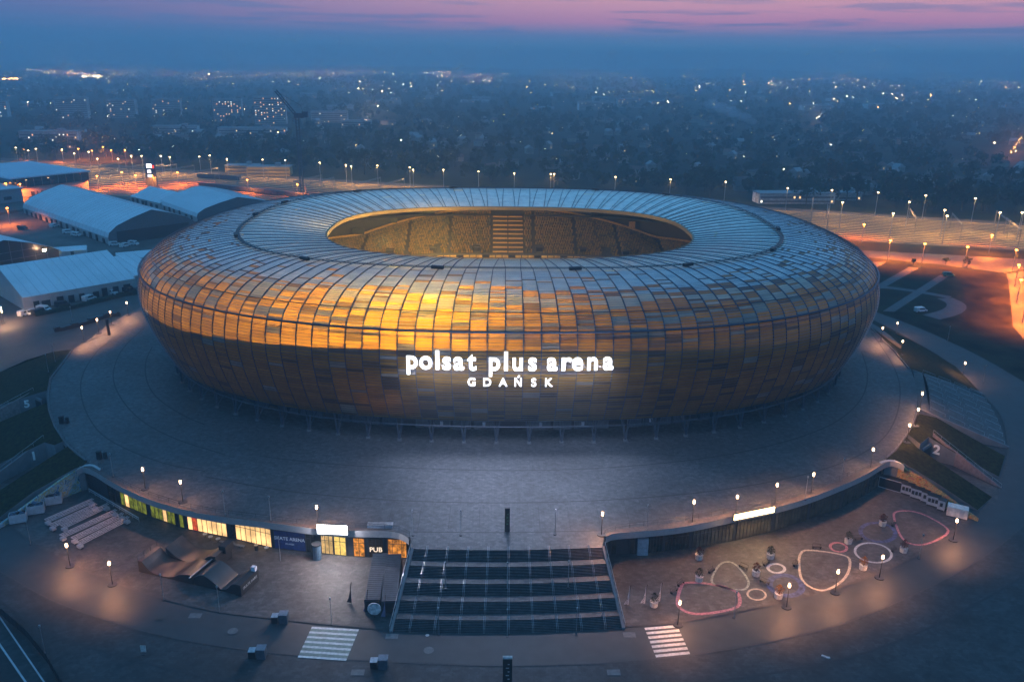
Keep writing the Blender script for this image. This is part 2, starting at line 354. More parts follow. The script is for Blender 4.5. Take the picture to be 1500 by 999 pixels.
# painted shapes on the right terrace
def painted(pts, w, mt, label):
    q = [GL(*p)+[0, 0, .16] for p in pts]
    for _ in range(2):
        o = []
        for i in range(len(q)): a, c = q[i], q[(i+1) % len(q)]; o += [a*.75+c*.25, a*.25+c*.75]
        q = o
    b = MB(); b.strip(q, w, mt, .012, close=True); o = b.build('painted_outline', kind='structure'); o['label'] = label
def ell(cx, cy, rx, ry, rot=0): return [(cx+rx*math.cos(a)*math.cos(rot)-ry*math.sin(a)*math.sin(rot), cy+rx*math.cos(a)*math.sin(rot)+ry*math.sin(a)*math.cos(rot)) for a in np.linspace(0, 2*math.pi, 17)[:-1]]
s8 = lambda L: [(880+x/3.58, 720+y/3.58) for x, y in L]; sc_ = lambda L: [(1150+x/2.946, 660+y/2.946) for x, y in L]
painted(s8([(435, 478), (560, 482), (715, 520), (733, 570), (722, 612), (600, 638), (480, 648), (402, 610), (402, 560), (420, 500)]), .65, M_pink, 'pink painted loop on the paving')
painted(s8([(640, 370), (700, 372), (770, 455), (778, 495), (745, 525), (600, 495), (575, 470), (605, 405)]), .45, M_grn, 'sage green painted triangle')
painted(ell(880+920/3.58, 720+405/3.58, 12.5, 6.6, .1), .6, M_white, 'small white ring'); painted(ell(880+817/3.58, 720+542/3.58, 13.6, 8, .1), .4, M_cream, 'small cream ring')
painted(ell(880+970/3.58, 720+495/3.58, 24.5, 15, .15), 1.2, M_blu, 'blue ring'); painted(ell(1150+400/2.946, 660+355/2.946, 26, 14, .1), .9, M_blu, 'worn blue ring')
painted(sc_([(60, 432), (130, 432), (250, 450), (285, 470), (270, 545), (205, 595), (150, 610), (85, 580), (60, 535)]), .5, M_cream, 'large cream rounded triangle')
painted(ell(1150+230/2.946, 660+419/2.946, 12.5, 6.6, .15), .55, M_pink, 'small pink ring'); painted(ell(1150+380/2.946, 660+443/2.946, 27.4, 14.2, .15), .5, M_white, 'large white ring')
painted(sc_([(470, 262), (570, 262), (690, 325), (712, 360), (605, 412), (530, 405), (495, 370), (468, 295)]), .5, M_pink, 'large pink triangle')

# ------------------------------------------------------------------ grand staircase
A0, A1 = G(606, 804), G(882, 802); B0, B1 = GL(575, 926), GL(911, 921)
mid0 = G(745, 806); midB = GL(745, 928)
def bow(a, m_, c, t): return a*(1-t)*(1-2*t)+m_*4*t*(1-t)+c*t*(2*t-1)
st = thing('grand_staircase', (mid0[0], (mid0[1]+midB[1])/2, LOW), 'wide dark staircase of five flights rising to the plaza in front of the arena', 'staircase')
off = -np.array(st.location)
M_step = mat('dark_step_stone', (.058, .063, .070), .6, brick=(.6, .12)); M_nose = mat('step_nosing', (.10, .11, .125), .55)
M_land = mat('landing_paving', (.060, .064, .067), .65, brick=(.4, .15))
def stair_line(t, z):
    return [bow(A0, mid0, A1, u)*(1-t)+bow(B0, midB, B1, u)*t for u in np.linspace(0, 1, 13)]
bs = MB(); bl = MB(); bn = MB()
nfl, nst = 5, 8; lw = .095; fr = (1-4*lw)/5; t = 0; z = 0; H_ = 6.4/40
rail_spans = []
for f_ in range(nfl):
    t_start, z_start = t, z
    for s_ in range(nst):
        t2 = t+fr/nst; z2 = z-H_
        up_, dn = stair_line(t, 0), stair_line(t2, 0)
        for i in range(12):   # riser then tread
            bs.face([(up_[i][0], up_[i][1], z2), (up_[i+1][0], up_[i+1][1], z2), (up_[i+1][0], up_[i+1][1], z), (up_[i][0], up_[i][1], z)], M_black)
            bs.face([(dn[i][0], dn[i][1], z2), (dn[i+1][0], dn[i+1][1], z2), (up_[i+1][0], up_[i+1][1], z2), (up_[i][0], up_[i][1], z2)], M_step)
        t, z = t2, z2
    rail_spans.append((t_start, z_start, t, z))
    if f_ < nfl-1:
        bl = MB(); t2 = t+lw; up_, dn = stair_line(t, 0), stair_line(t2, 0)
        for i in range(12): bl.face([(dn[i][0], dn[i][1], z), (dn[i+1][0], dn[i+1][1], z), (up_[i+1][0], up_[i+1][1], z), (up_[i][0], up_[i][1], z)], M_land)
        bp(bl, 'landing', st); t = t2
bp(bs, 'steps', st)
for k in (0, 12):   # cheek walls
    b = MB(); a = stair_line(0, 0)[k]; c = stair_line(1, 0)[k]; sx = -.5 if k == 0 else .5
    b.prism([(a[0], a[1]+.3), (a[0]+sx, a[1]+.3), (c[0]+sx, c[1]-.3), (c[0], c[1]-.3)], LOW, [.25, .25, LOW+.5, LOW+.5], M_conc); bp(b, 'cheek_wall', st)
    b = MB()
    pts = [a+(c-a)*q for q in np.linspace(0, 1, 12)]
    zz_ = [0+(LOW)*q for q in np.linspace(0, 1, 12)]
    for p, z_ in zip(pts, zz_): b.tube([(p[0]+sx, p[1], z_+.2), (p[0]+sx, p[1], z_+1.35)], .04, M_steel, 4)
    b.tube([(p[0]+sx, p[1], z_+1.35) for p, z_ in zip(pts, zz_)], .05, M_steel, 4); bp(b, 'side_railing', st)
for u in np.linspace(.045, .955, 11)[1:-1] if False else np.linspace(.075, .925, 9):
    for (t0, z0, t1, z1) in rail_spans:
        b = MB()
        f0 = bow(A0, mid0, A1, u)*(1-t0)+bow(B0, midB, B1, u)*t0; f1 = bow(A0, mid0, A1, u)*(1-t1)+bow(B0, midB, B1, u)*t1
        for dx in (-.13, .13):
            p0 = (f0[0]+dx, f0[1], z0+.95); p1 = (f1[0]+dx, f1[1], z1+.95)
            b.tube([(p0[0], p0[1], z0), p0, p1, (p1[0], p1[1], z1)], .035, M_steel, 4)
        bp(b, 'handrail', st)

# ------------------------------------------------------------------ shops under the plaza edge
def at_x(line, px):
    """point of a px polyline at column px"""
    xs = [p[0] for p in line]; return np.interp(px, xs, [p[1] for p in line])
fb_l = [(118, 691), (137, 696), (160, 712), (191, 728), (223.5, 742), (274.6, 757), (319, 765), (340, 768), (392, 774), (464, 784), (508, 786.5), (573, 787), (589, 790.5), (599, 798)]
fb_r = [(887, 795), (897, 790), (944, 787), (1008.5, 780), (1075.5, 764.7), (1131, 753.5), (1182, 739), (1225.5, 722), (1268.5, 703), (1293.5, 686), (1310, 681)]
M_fascia = mat('fascia_metal', (.38, .39, .41), .35, .3, var=.05)
M_croof = mat('canopy_gravel', (.085, .075, .072), .8, var=.2)
M_bay = mat('smoked_shop_glass', (.030, .026, .022), .12, spec=.7, var=.3, scale=.6)
def shops(inner, fb, wall, name, label, cat='shop front'):
    c0 = G(*fb[len(fb)//2], -1.2)
    t = thing(name, (c0[0], c0[1], LOW), label, cat)
    FB = resample(smooth([G(*p, -1.2) for p in fb], 2), 1.5); IN = [np.array(p) for p in resample(inner, 1.5)]
    k = len(FB); IN = [IN[min(len(IN)-1, int(i*(len(IN)-1)/(k-1)+.5))] for i in range(k)]
    b = MB()
    for i in range(k-1): b.face([(IN[i][0], IN[i][1], .03), (FB[i][0], FB[i][1], .22), (FB[i+1][0], FB[i+1][1], .22), (IN[i+1][0], IN[i+1][1], .03)], M_croof)
    bp(b, 'canopy_roof', t)
    b = MB()
    for i in range(k-1):
        for z0, z1, o_ in ((-1.2, .26, 0),): b.face([(FB[i][0], FB[i][1], z0), (FB[i+1][0], FB[i+1][1], z0), (FB[i+1][0], FB[i+1][1], z1), (FB[i][0], FB[i][1], z1)], M_fascia)
    bp(b, 'fascia', t, smooth=True)
    b = MB(); WW = resample([GL(*p) for p in wall], 1.5); kk = [WW[min(len(WW)-1, int(i*(len(WW)-1)/(k-1)+.5))] for i in range(k)]
    for i in range(k-1): b.face([(FB[i][0], FB[i][1], -1.2), (kk[i][0], kk[i][1]+.5, -1.2), (kk[i+1][0], kk[i+1][1]+.5, -1.2), (FB[i+1][0], FB[i+1][1], -1.2)], M_wall)
    bp(b, 'soffit', t)
    b = MB()
    for i in range(len(WW)-1): b.face([(WW[i][0], WW[i][1], LOW), (WW[i+1][0], WW[i+1][1], LOW), (WW[i+1][0], WW[i+1][1], -1.0), (WW[i][0], WW[i][1], -1.0)], M_wall)
    bp(b, 'wall', t)
    b = MB(); pts = resample([p+np.array([0, 0, 0]) for p in inner], 3.0)
    for p in pts: b.tube([(p[0], p[1], 0), (p[0], p[1], 1.05)], .03, M_dark, 4)
    b.tube([(p[0], p[1], 1.05) for p in pts], .04, M_dark, 4); b.tube([(p[0], p[1], .55) for p in pts], .025, M_dark, 4); bp(b, 'parapet_rail', t)
    return t
def bay(t, wall, x0, x1, npane, mt, label=None, z0=-6.3, z1=-2.0, out=.10, special=None):
    a, c = GL(x0, at_x(wall, x0)), GL(x1, at_x(wall, x1)); d = c-a; L = np.linalg.norm(d); d /= L; nrm = np.array([d[1], -d[0], 0])
    a = a+nrm*out; c = c+nrm*out; w = L/npane
    b = MB(); fr_ = .07
    for i in range(npane+1): p = a+d*w*i; b.box((p[0], p[1], z0), (fr_, .16, z1-z0), M_black, math.atan2(d[1], d[0]))
    for z in (z0, z1, z0+(z1-z0)*.74):
        p = (a+c)/2; b.box((p[0], p[1], z), (L, .12, .06), M_black, math.atan2(d[1], d[0]))
    f = bp(b, 'window', t); 
    if label: f['label'] = label
    for i in range(npane):
        p = a+d*w*(i+.5)-nrm*.02; b = MB(); mm = mt if not special or i not in special else special[i]
        b.face([p-d*w/2+[0, 0, z0-LOW+.1], p+d*w/2+[0, 0, z0-LOW+.1], p+d*w/2+[0, 0, z1-LOW], p-d*w/2+[0, 0, z1-LOW]], mm)
        o = b.build('pane', loc=np.array(t.location)); o.location = (0, 0, 0); o.parent = f
    return a, c, d, nrm
SL = shops(Plc, fb_l, wl[3:], 'shop_row', 'lit row of glazed shops curving under the plaza edge left of the staircase', 'shops')
bay(SL, wl, 161.5, 169, 1, M_bay)
bay(SL, wl, 173, 217, 7, E_green, 'glazing covered with green and yellow posters', special={0: M_bay, 2: E_warm})
bay(SL, wl, 223, 271, 8, E_green, 'glazing covered with green posters and white sheets', special={3: E_warm, 6: M_bay})
bay(SL, wl, 277, 334, 8, E_warm, 'warmly lit shop glazing', special={1: emis('red_display', (.9, .12, .04), 1, var=.6)})
bay(SL, wl, 340, 399, 8, E_warm, 'warmly lit shop glazing with glass doors', special={0: M_bay})
a, c, d, nr = bay(SL, wl, 403.5, 449, 1, mat('blue_banner', (.012, .04, .17), .5, var=.2), 'blue banner with white lettering')
E_ban = mat('banner_white', (.75, .78, .85), .5)
p = (a+c)/2+nr*.12-np.array(SL.location); text_obj('SKATE ARENA', E_ban, (p[0], p[1], LOW+2.5-SL.location[2]), math.atan2(d[1], d[0]), 1.05, SL, 'banner_lettering', .01)
text_obj('GDAŃSK', E_ban, (p[0], p[1], LOW+1.5-SL.location[2]), math.atan2(d[1], d[0]), .5, SL, 'banner_lettering', .0)
bay(SL, wl, 450, 463, 2, M_bay); bay(SL, wl, 472, 489, 3, emis('yellow_interior', (1, .62, .22), .9, var=.5, scale=.8), 'yellow lit window')
bay(SL, wl, 491, 508, 2, emis('yellow_door', (1, .68, .16), 1.3, var=.35, scale=1.5), 'yellow lit double door')
bay(SL, wl, 519, 535, 2, E_amber, 'amber lit window'); a, c, d, nr = bay(SL, wl, 541, 562, 4, mat('pub_glass', (.05, .025, .012), .2), 'dark pub window with white letters')
p = (a+c)/2+nr*.15-np.array(SL.location); text_obj('PUB', emis('pub_white', (1, .8, .6), 1.2), (p[0], p[1], LOW+1.6-SL.location[2]), math.atan2(d[1], d[0]), 1.5, SL, 'lettering', .01)
bay(SL, wl, 569, 596, 4, E_amber, 'amber lit pub window')
SR = shops(Prc, fb_r, wr, 'office_row', 'unlit row of dark glazed units curving under the plaza edge right of the staircase', 'shops')
for x0, x1, k in [(895, 928, 4), (947, 969, 5), (973, 1008, 7), (1013, 1072, 11), (1077, 1127, 10), (1133, 1180, 10), (1185, 1228, 9), (1233, 1266, 8), (1270, 1294, 6)]:
    bay(SR, wr, x0, x1, k, M_bay if x0 < 1000 else mat('curtained_glass', (.085, .075, .058), .25, var=.3, scale=.5, spec=.6))
b = MB(); p = GL(940, 811); b.box((p[0], p[1]-.6, LOW), (2.2, .5, 4.0), mat('pale_door', (.33, .36, .42), .5)); bp(b, 'door', SR)
for (x0, x1, t_) in [(910, 948, SR), (1296, 1299, SR)]: pass
# light boxes on the canopies
def lightbox(x0, y0, x1, y1, zb, h, mt, label, ec, ee):
    A_, B_ = G(x0, y0, zb), G(x1, y1, zb); c = (A_+B_)/2; d = B_-A_; L = np.linalg.norm(d); rz = math.atan2(d[1], d[0]); nn = np.array([d[1], -d[0], 0])/L
    t = thing('sign_board', c, label, 'sign'); b = MB(); b.box((0, .28, -.08), (L+.1, .45, h+.16), M_dark, 0); b.build('housing', t); t.rotation_euler = (0, 0, rz)
    b = MB(); b.box((0, 0, 0), (L, .12, h), mt, 0); b.build('light_panel', t)
    b = MB()
    for sx in (-.35, .35): b.box((sx*L, .2, -.9), (.12, .12, .9), M_dark)
    b.build('bracket', t)
    for u in (np.linspace(-.4, .4, 4)):
        light('sign_light', 'POINT', c+d*u+nn*.5+[0, 0, h/2], ee/4, ec, .12)
    return t
lightbox(465, 781, 509, 783, -.1, 2.0, E_box, 'blazing white light box above the shop row beside the plaza lamp', (1, .93, 1), 8000)
lightbox(1075, 762, 1134, 750, 0, 1.3, E_ybox, 'long warm yellow light box above the dark units right of the stairs', (1, .62, .26), 4200)
for px, py, w in [(557, 771, 5.5)]:
    for k in (-1, 1):
        p = G(px+k*9, py, 0); b = MB(); b.box((0, 0, 0), (2.6, 1.3, .55), mat('blue_grey_cabinet', (.16, .22, .30), .5), 0); b.box((0, 0, .56), (2.7, 1.4, .08), M_steel)
        o = b.build('roof_unit'); o.location = tuple(p); tag(o, ('right' if k > 0 else 'left')+' of two low blue grey boxes on the plaza edge above the pub', 'cabinet')
# ------------------------------------------------------------------ banks, ramps and side stairs round the podium
def bank(pts, name='grass_bank', mt=None, side=None):
    """pts: (px, py, z) outline of a sloping top, dropped to the lower level"""
    q = [G(x, y, z) for x, y, z in pts]; b = MB()
    b.prism([(p[0], p[1]) for p in q], LOW-.05, [p[2]+.03 for p in q], mt or M_grass, side or M_conc)
    me = b.build(name, kind='structure'); return me
bank([(105, 512, 0), (90, 534, 0), (72, 556, 0), (70, 572, -.2), (55, 576, -.8), (0, 594, -3.2), (-90, 622, -6.4), (-150, 600, -6.4), (-80, 560, -6.4), (0, 545, -6.0), (40, 527, -3.0), (80, 515, -1.2)])
bank([(70, 590, 0), (78, 624, 0), (92, 646, 0), (80, 652, -.5), (65, 648, -.8), (0, 679, -3.6), (-90, 720, -6.4), (-130, 680, -6.4), (0, 618, -3.8), (52, 596, -1.2)])
bank([(99, 654, 0), (112, 666, 0), (128, 676, 0), (122, 682, -.1), (110, 686, -.4), (48, 721, -3.3), (0, 757, -5.7), (-30, 775, -6.4), (-60, 752, -6.4), (0, 718, -5.4), (83, 664, -.8)])
bank([(1278, 481, 0), (1310, 514, 0), (1334, 541, 0), (1386, 557, -3), (1439, 580, -6.3), (1400, 537, -6.3), (1340, 502, -4.6), (1290, 478, -2.0)])
bank([(1346, 606, 0), (1336, 627, 0), (1330, 636, -.1), (1348, 650, -.4), (1360, 640, -.5), (1400, 664, -3), (1463, 698, -6.3), (1472, 668, -6.3), (1410, 634, -3.4), (1372, 612, -1)])
bank([(1313, 660, 0), (1296, 674, 0), (1326, 680, -.4), (1370, 706, -3), (1432, 747, -6.3), (1453, 728, -6.3), (1400, 693, -3.6), (1344, 656, -.5), (1328, 640, -.1)])
# retaining walls carrying the gate numbers
M_num = mat('number_white', (.85, .85, .84), .6, var=.08)
EDGE = {'1': ((0, 679, -3.6), (65, 648, -.8), .72), '5': ((0, 594, -3.2), (55, 576, -.8), .68), '2': ((1360, 640, -.5), (1400, 664, -3), .36)}
def num_wall(a, c, h0, h1, num, npos, label, mt=M_conc, size=3.4, fl=1, zn=1.1):
    A_, C_ = GL(*a), GL(*c); d = C_-A_; L = np.linalg.norm(d); d /= L; rz = math.atan2(d[1], d[0])
    t = thing('ramp_wall', A_, label, 'retaining wall', 'numbered ramp walls'); b = MB()
    th = .35; nn = np.array([-d[1], d[0], 0])
    b.prism([A_[:2]*0, (d*L)[:2], (d*L+nn*th)[:2], (nn*th)[:2]], 0, [h0, h1, h1, h0], mt); b.build('wall', t)
    b = MB(); q = [np.array([0, 0, h0]), d*L+np.array([0, 0, h1])]
    for u in np.linspace(0, 1, 9): p = q[0]+(q[1]-q[0])*u; b.tube([p, p+[0, 0, 1]], .03, M_steel, 4)
    b.tube([q[0]+[0, 0, 1], q[1]+[0, 0, 1]], .04, M_steel, 4); b.build('railing', t)
    e0, e1, u = EDGE[num]; E0, E1 = G(*e0), G(*e1); p = E0+(E1-E0)*u; dd = E1-E0; n3 = np.array([dd[1], -dd[0], 0]); n3 /= np.linalg.norm(n3)
    p = p+n3*.22+[0, 0, -3.0]; text_obj(num, M_num, p-A_, math.atan2(dd[1], dd[0]), size, t, 'number', .03, .03)
num_wall((-70, 745), (70, 672), .3, 5.6, '1', .80, 'concrete ramp wall with the large white number 1', size=3.0, zn=1.5)
num_wall((-110, 660), (54, 598), .3, 5.4, '5', .90, 'concrete ramp wall with the large white number 5', mat('warm_concrete', (.26, .22, .21), .8), size=3.0, zn=1.8)
num_wall((1361, 665), (1466, 716), 5.9, .3, '2', .12, 'concrete ramp wall with the large white number 2', mat('rosy_concrete', (.20, .16, .17), .8), size=3.4, zn=2.0)
b = MB()
for pts in ([(-120, 745), (66, 672), (84, 690), (-60, 790)], [(-130, 665), (50, 600), (62, 618), (-100, 700)], [(1352, 672), (1466, 716), (1458, 740), (1344, 690)]):
    b.face([GL(*p)+[0, 0, .09] for p in pts], M_pave2)
struct(b, 'ramp_floors')
for (x, y, lab) in ((74, 676, 'dark tunnel mouth at the head of the ramp numbered 1'), (58, 604, 'dark tunnel mouth at the upper left, beside the wall numbered 5'), (1354, 676, 'dark tunnel mouth on the right bank, beside the wall numbered 2')):
    p = GL(x, y); b = MB(); b.box((0, 0, 0), (5.5, .4, 4.6), M_conc); b.box((0, -.23, 0), (4.6, .1, 3.8), M_black); o = b.build('tunnel_portal'); o.location = tuple(p); o.rotation_euler = (0, 0, R(-35 if x < 700 else 40)); tag(o, lab, 'tunnel portal')
# side stairs on the right
S_t = [G(1338, 545), G(1345, 566), G(1346, 600)]; S_b = [GL(1442, 580), GL(1464, 615), GL(1478, 656)]
c0 = (S_t[1]+S_b[1])/2; t = thing('side_staircase', (c0[0], c0[1], LOW), 'broad shallow staircase on the right flank between grass banks', 'staircase'); b = MB()
ns = 36; w_ = lambda u, t_: (S_t[0]*(1-u)*(1-2*u)+S_t[1]*4*u*(1-u)+S_t[2]*u*(2*u-1))*(1-t_)+(S_b[0]*(1-u)*(1-2*u)+S_b[1]*4*u*(1-u)+S_b[2]*u*(2*u-1))*t_
for i in range(ns):
    t0 = .12+.88*i/ns; t1 = .12+.88*(i+1)/ns; z0 = LOW*i/ns; z1 = LOW*(i+1)/ns
    for k in range(6):
        u0, u1 = k/6, (k+1)/6; a, c, d, e = w_(u0, t0), w_(u1, t0), w_(u1, t1), w_(u0, t1)
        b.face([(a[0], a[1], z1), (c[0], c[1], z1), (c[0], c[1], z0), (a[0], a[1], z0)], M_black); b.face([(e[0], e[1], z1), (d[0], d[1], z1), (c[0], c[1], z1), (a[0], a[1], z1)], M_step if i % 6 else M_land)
a, c, d, e = w_(0, 0), w_(1, 0), w_(1, .12), w_(0, .12); b.face([(e[0], e[1], .01), (d[0], d[1], .01), (c[0], c[1], .01), (a[0], a[1], .01)], M_land)
bp(b, 'steps', t)
for u in np.linspace(0.02, .98, 8):
    b = MB()
    for i in range(0, ns, 9):
        p0 = w_(u, .12+.88*i/ns); p1 = w_(u, .12+.88*(i+7)/ns); z0, z1 = LOW*i/ns, LOW*(i+7)/ns
        b.tube([(p0[0], p0[1], z0), (p0[0], p0[1], z0+.95), (p1[0], p1[1], z1+.95), (p1[0], p1[1], z1)], .04, M_steel, 4)
    bp(b, 'handrail', t)
for k, nm in ((1.0, 'lower'), (0, 'upper')):
    b = MB(); p0, p1 = w_(k, 0), w_(k, 1); dd = (p1-p0)/np.linalg.norm(p1-p0); nv = np.array([-dd[1], dd[0], 0])*(-.6)*(1 if k else -1)
    b.prism([(p0+nv*0)[:2], p1[:2], (p1+nv)[:2], (p0+nv)[:2]], LOW, [.5, LOW+.5, LOW+.5, .5], M_conc); bp(b, 'cheek_wall', t)
# fences along the podium rim
def rim_fence(pts, z, label, h=1.1, mt=M_dark, kerb=None):
    q = resample([G(*p, z) for p in pts], 2.4); t = thing('rim_fence', q[len(q)//2], label, 'fence', 'low railings round the plaza'); b = MB(); L0 = np.array(q[len(q)//2])
    for p in q: b.tube([p-L0, p-L0+[0, 0, h]], .035, mt, 4)
    b.build('post_row', t); b = MB()
    for hh in (h, h*.5): b.tube([p-L0+[0, 0, hh] for p in q], .035, mt, 4)
    b.build('rail', t)
    b = MB(); 
    for i in range(len(q)-1): 
        p = (q[i]+q[i+1])/2-L0; d = q[i+1]-q[i]; b.box((p[0], p[1], 0), (np.linalg.norm(d), .4, .35), kerb or M_conc, math.atan2(d[1], d[0]))
    b.build('kerb', t)
rim_fence([(106, 513), (90, 534), (74, 555), (70, 578), (72, 600), (80, 624), (100, 654), (126, 675)], 0, 'low railing along the left rim of the plaza above the grass')
rim_fence([(1276, 481), (1309, 514), (1332, 541)], 0, 'low railing on the upper right rim of the plaza beside the lit grass')
rim_fence([(1343, 604), (1334, 627), (1312, 659), (1298, 671)], 0, 'low railing on the lower right rim of the plaza')
# painted retaining walls (plain abstract colours)
def mural(name, cols, seed):
    M = bpy.data.materials.new(name); n, l = nodes(M); o = n.new('ShaderNodeOutputMaterial'); p = n.new('ShaderNodeBsdfPrincipled'); l.new(p.outputs[0], o.inputs[0])
    tc = n.new('ShaderNodeTexCoord'); mp = n.new('ShaderNodeMapping'); l.new(tc.outputs['Object'], mp.inputs[0]); mp.inputs['Location'].default_value = (seed, 0, 0)
    nz = n.new('ShaderNodeTexNoise'); l.new(mp.outputs[0], nz.inputs[0]); nz.inputs['Scale'].default_value = .55; nz.inputs['Detail'].default_value = 4; nz.inputs['Distortion'].default_value = 1.8
    k = len(cols); c = ramp(n, l, nz.outputs[0], [(.34+.32*i/(k-1), c) for i, c in enumerate(cols)]); l.new(c, p.inputs['Base Color']); p.inputs['Roughness'].default_value = .7; return M
for pts, hs, cols, lab in (([(-6, 777), (48, 751), (96, 729), (131, 715)], [.6, 2.6, 4.8, 6.2], [(.05, .07, .10), (.16, .30, .42), (.35, .42, .42), (.40, .32, .10), (.10, .22, .32), (.4, .4, .38)], 'pale blue and ochre mural wall under the left grass bank'),
                      ([(1297, 706), (1353.7, 731), (1411, 757), (1432, 764)], [6.2, 4.6, 1.8, .6], [(.06, .05, .06), (.50, .28, .03), (.32, .05, .05), (.50, .42, .16), (.10, .09, .07), (.55, .38, .08), (.30, .12, .10)], 'yellow, orange and red mural wall under the right grass bank')):
    q = [GL(*p) for p in pts]; b = MB(); k = len(q); M_m = mural('mural_paint', cols, hs[0])
    if pts[0][0] > 1000: q2 = [p+np.array([.45, .5, 0]) for p in q]
    else: q2 = [p+np.array([-.45, .5, 0]) for p in q]
    b.prism([p[:2] for p in q]+[p[:2] for p in q2[::-1]], LOW, [LOW+h for h in hs]+[LOW+h for h in hs[::-1]], M_m); o = b.build('mural_wall'); tag(o, lab, 'wall')
# curved noses joining the canopies to the murals
for pts, lab in (([(112, 690), (122, 684), (134, 683), (146, 690)], 'left'), ([(1290, 680), (1302, 676), (1316, 678), (1325, 684)], 'right')):
    b = MB(); q = smooth([G(*p, 0) for p in pts], 2)
    for i in range(len(q)-1): b.prism([q[i][:2], q[i+1][:2], (q[i+1]+[0, .8, 0])[:2], (q[i]+[0, .8, 0])[:2]], -1.2, .26, M_fascia)
    o = b.build('canopy_nose'); tag(o, 'curved pale canopy end at the far %s of the shop arcade' % lab, 'canopy')
# ------------------------------------------------------------------ the arena
ST = thing('arena', (0, 0, 0), 'huge amber and silver scaled oval football arena with an open roof, standing on the plaza', 'stadium')
CTRL = [(109.4, 91.6, 6.3, 2.45), (112.6, 94.4, 12, 2.4), (115.2, 96.4, 18, 2.36), (116.6, 97.4, 24, 2.33), (115.3, 96.2, 30.7, 2.31), (111.8, 92.8, 34.2, 2.33), (105.5, 87.2, 36.9, 2.4), (97, 79.5, 38.3, 2.5), (86.3, 70.4, 38.9, 2.6), (73.5, 57.0, 37.8, 2.6), (60.7, 44.2, 35.9, 2.6)]
def cr(C, t):
    i = min(int(t), len(C)-2); u = t-i; p = [np.array(C[max(0, min(len(C)-1, i+k))], float) for k in (-1, 0, 1, 2)]
    return .5*((2*p[1])+(-p[0]+p[2])*u+(2*p[0]-5*p[1]+4*p[2]-p[3])*u*u+(-p[0]+3*p[1]-3*p[2]+p[3])*u**3)
NK = 164
def super_xy(a, b, nn, th):
    c, s = np.cos(th), np.sin(th); return np.stack([a*np.sign(c)*abs(c)**(2/nn), b*np.sign(s)*abs(s)**(2/nn)], 1)
fine = super_xy(115.3, 96.2, 2.31, np.linspace(-math.pi/2, 1.5*math.pi, 20001))
sl_ = np.concatenate([[0], np.cumsum(np.hypot(*(np.diff(fine, axis=0)).T))])
def ring_base(k):
    s_ = ((np.asarray(k, float)+.5) % NK)/NK*sl_[-1]
    p = np.stack([np.interp(s_, sl_, fine[:, 0]), np.interp(s_, sl_, fine[:, 1])], 1)
    nn = 2.31; gx = np.sign(p[:, 0])*abs(p[:, 0]/115.3)**(nn-1)/115.3; gy = np.sign(p[:, 1])*abs(p[:, 1]/96.2)**(nn-1)/96.2
    # blend the true normal with the ellipse normal so ribs fan evenly
    ex = p[:, 0]/115.3**2; ey = p[:, 1]/96.2**2
    N1 = np.stack([gx, gy], 1); N1 /= np.linalg.norm(N1, axis=1)[:, None]; N2 = np.stack([ex, ey], 1); N2 /= np.linalg.norm(N2, axis=1)[:, None]
    N = N1*.4+N2*.6; N /= np.linalg.norm(N, axis=1)[:, None]
    return p, N
def on_ring(k, ctrl, out=0.):
    """points of the ribs k (fractional indices) on the ring with the given semi-axes"""
    a, b, z, nn = ctrl; p, N = ring_base(k)
    lo = np.full(len(p), -25.); hi = np.full(len(p), 75.)
    for _ in range(40):
        mi_ = (lo+hi)/2; q = p-N*mi_[:, None]; f_ = abs(q[:, 0]/a)**nn+abs(q[:, 1]/b)**nn
        ins = f_ < 1; hi = np.where(ins, mi_, hi); lo = np.where(ins, lo, mi_)
    q = p-N*((lo+hi)/2)[:, None]+N*out
    return np.column_stack([q, np.full(len(q), z)])
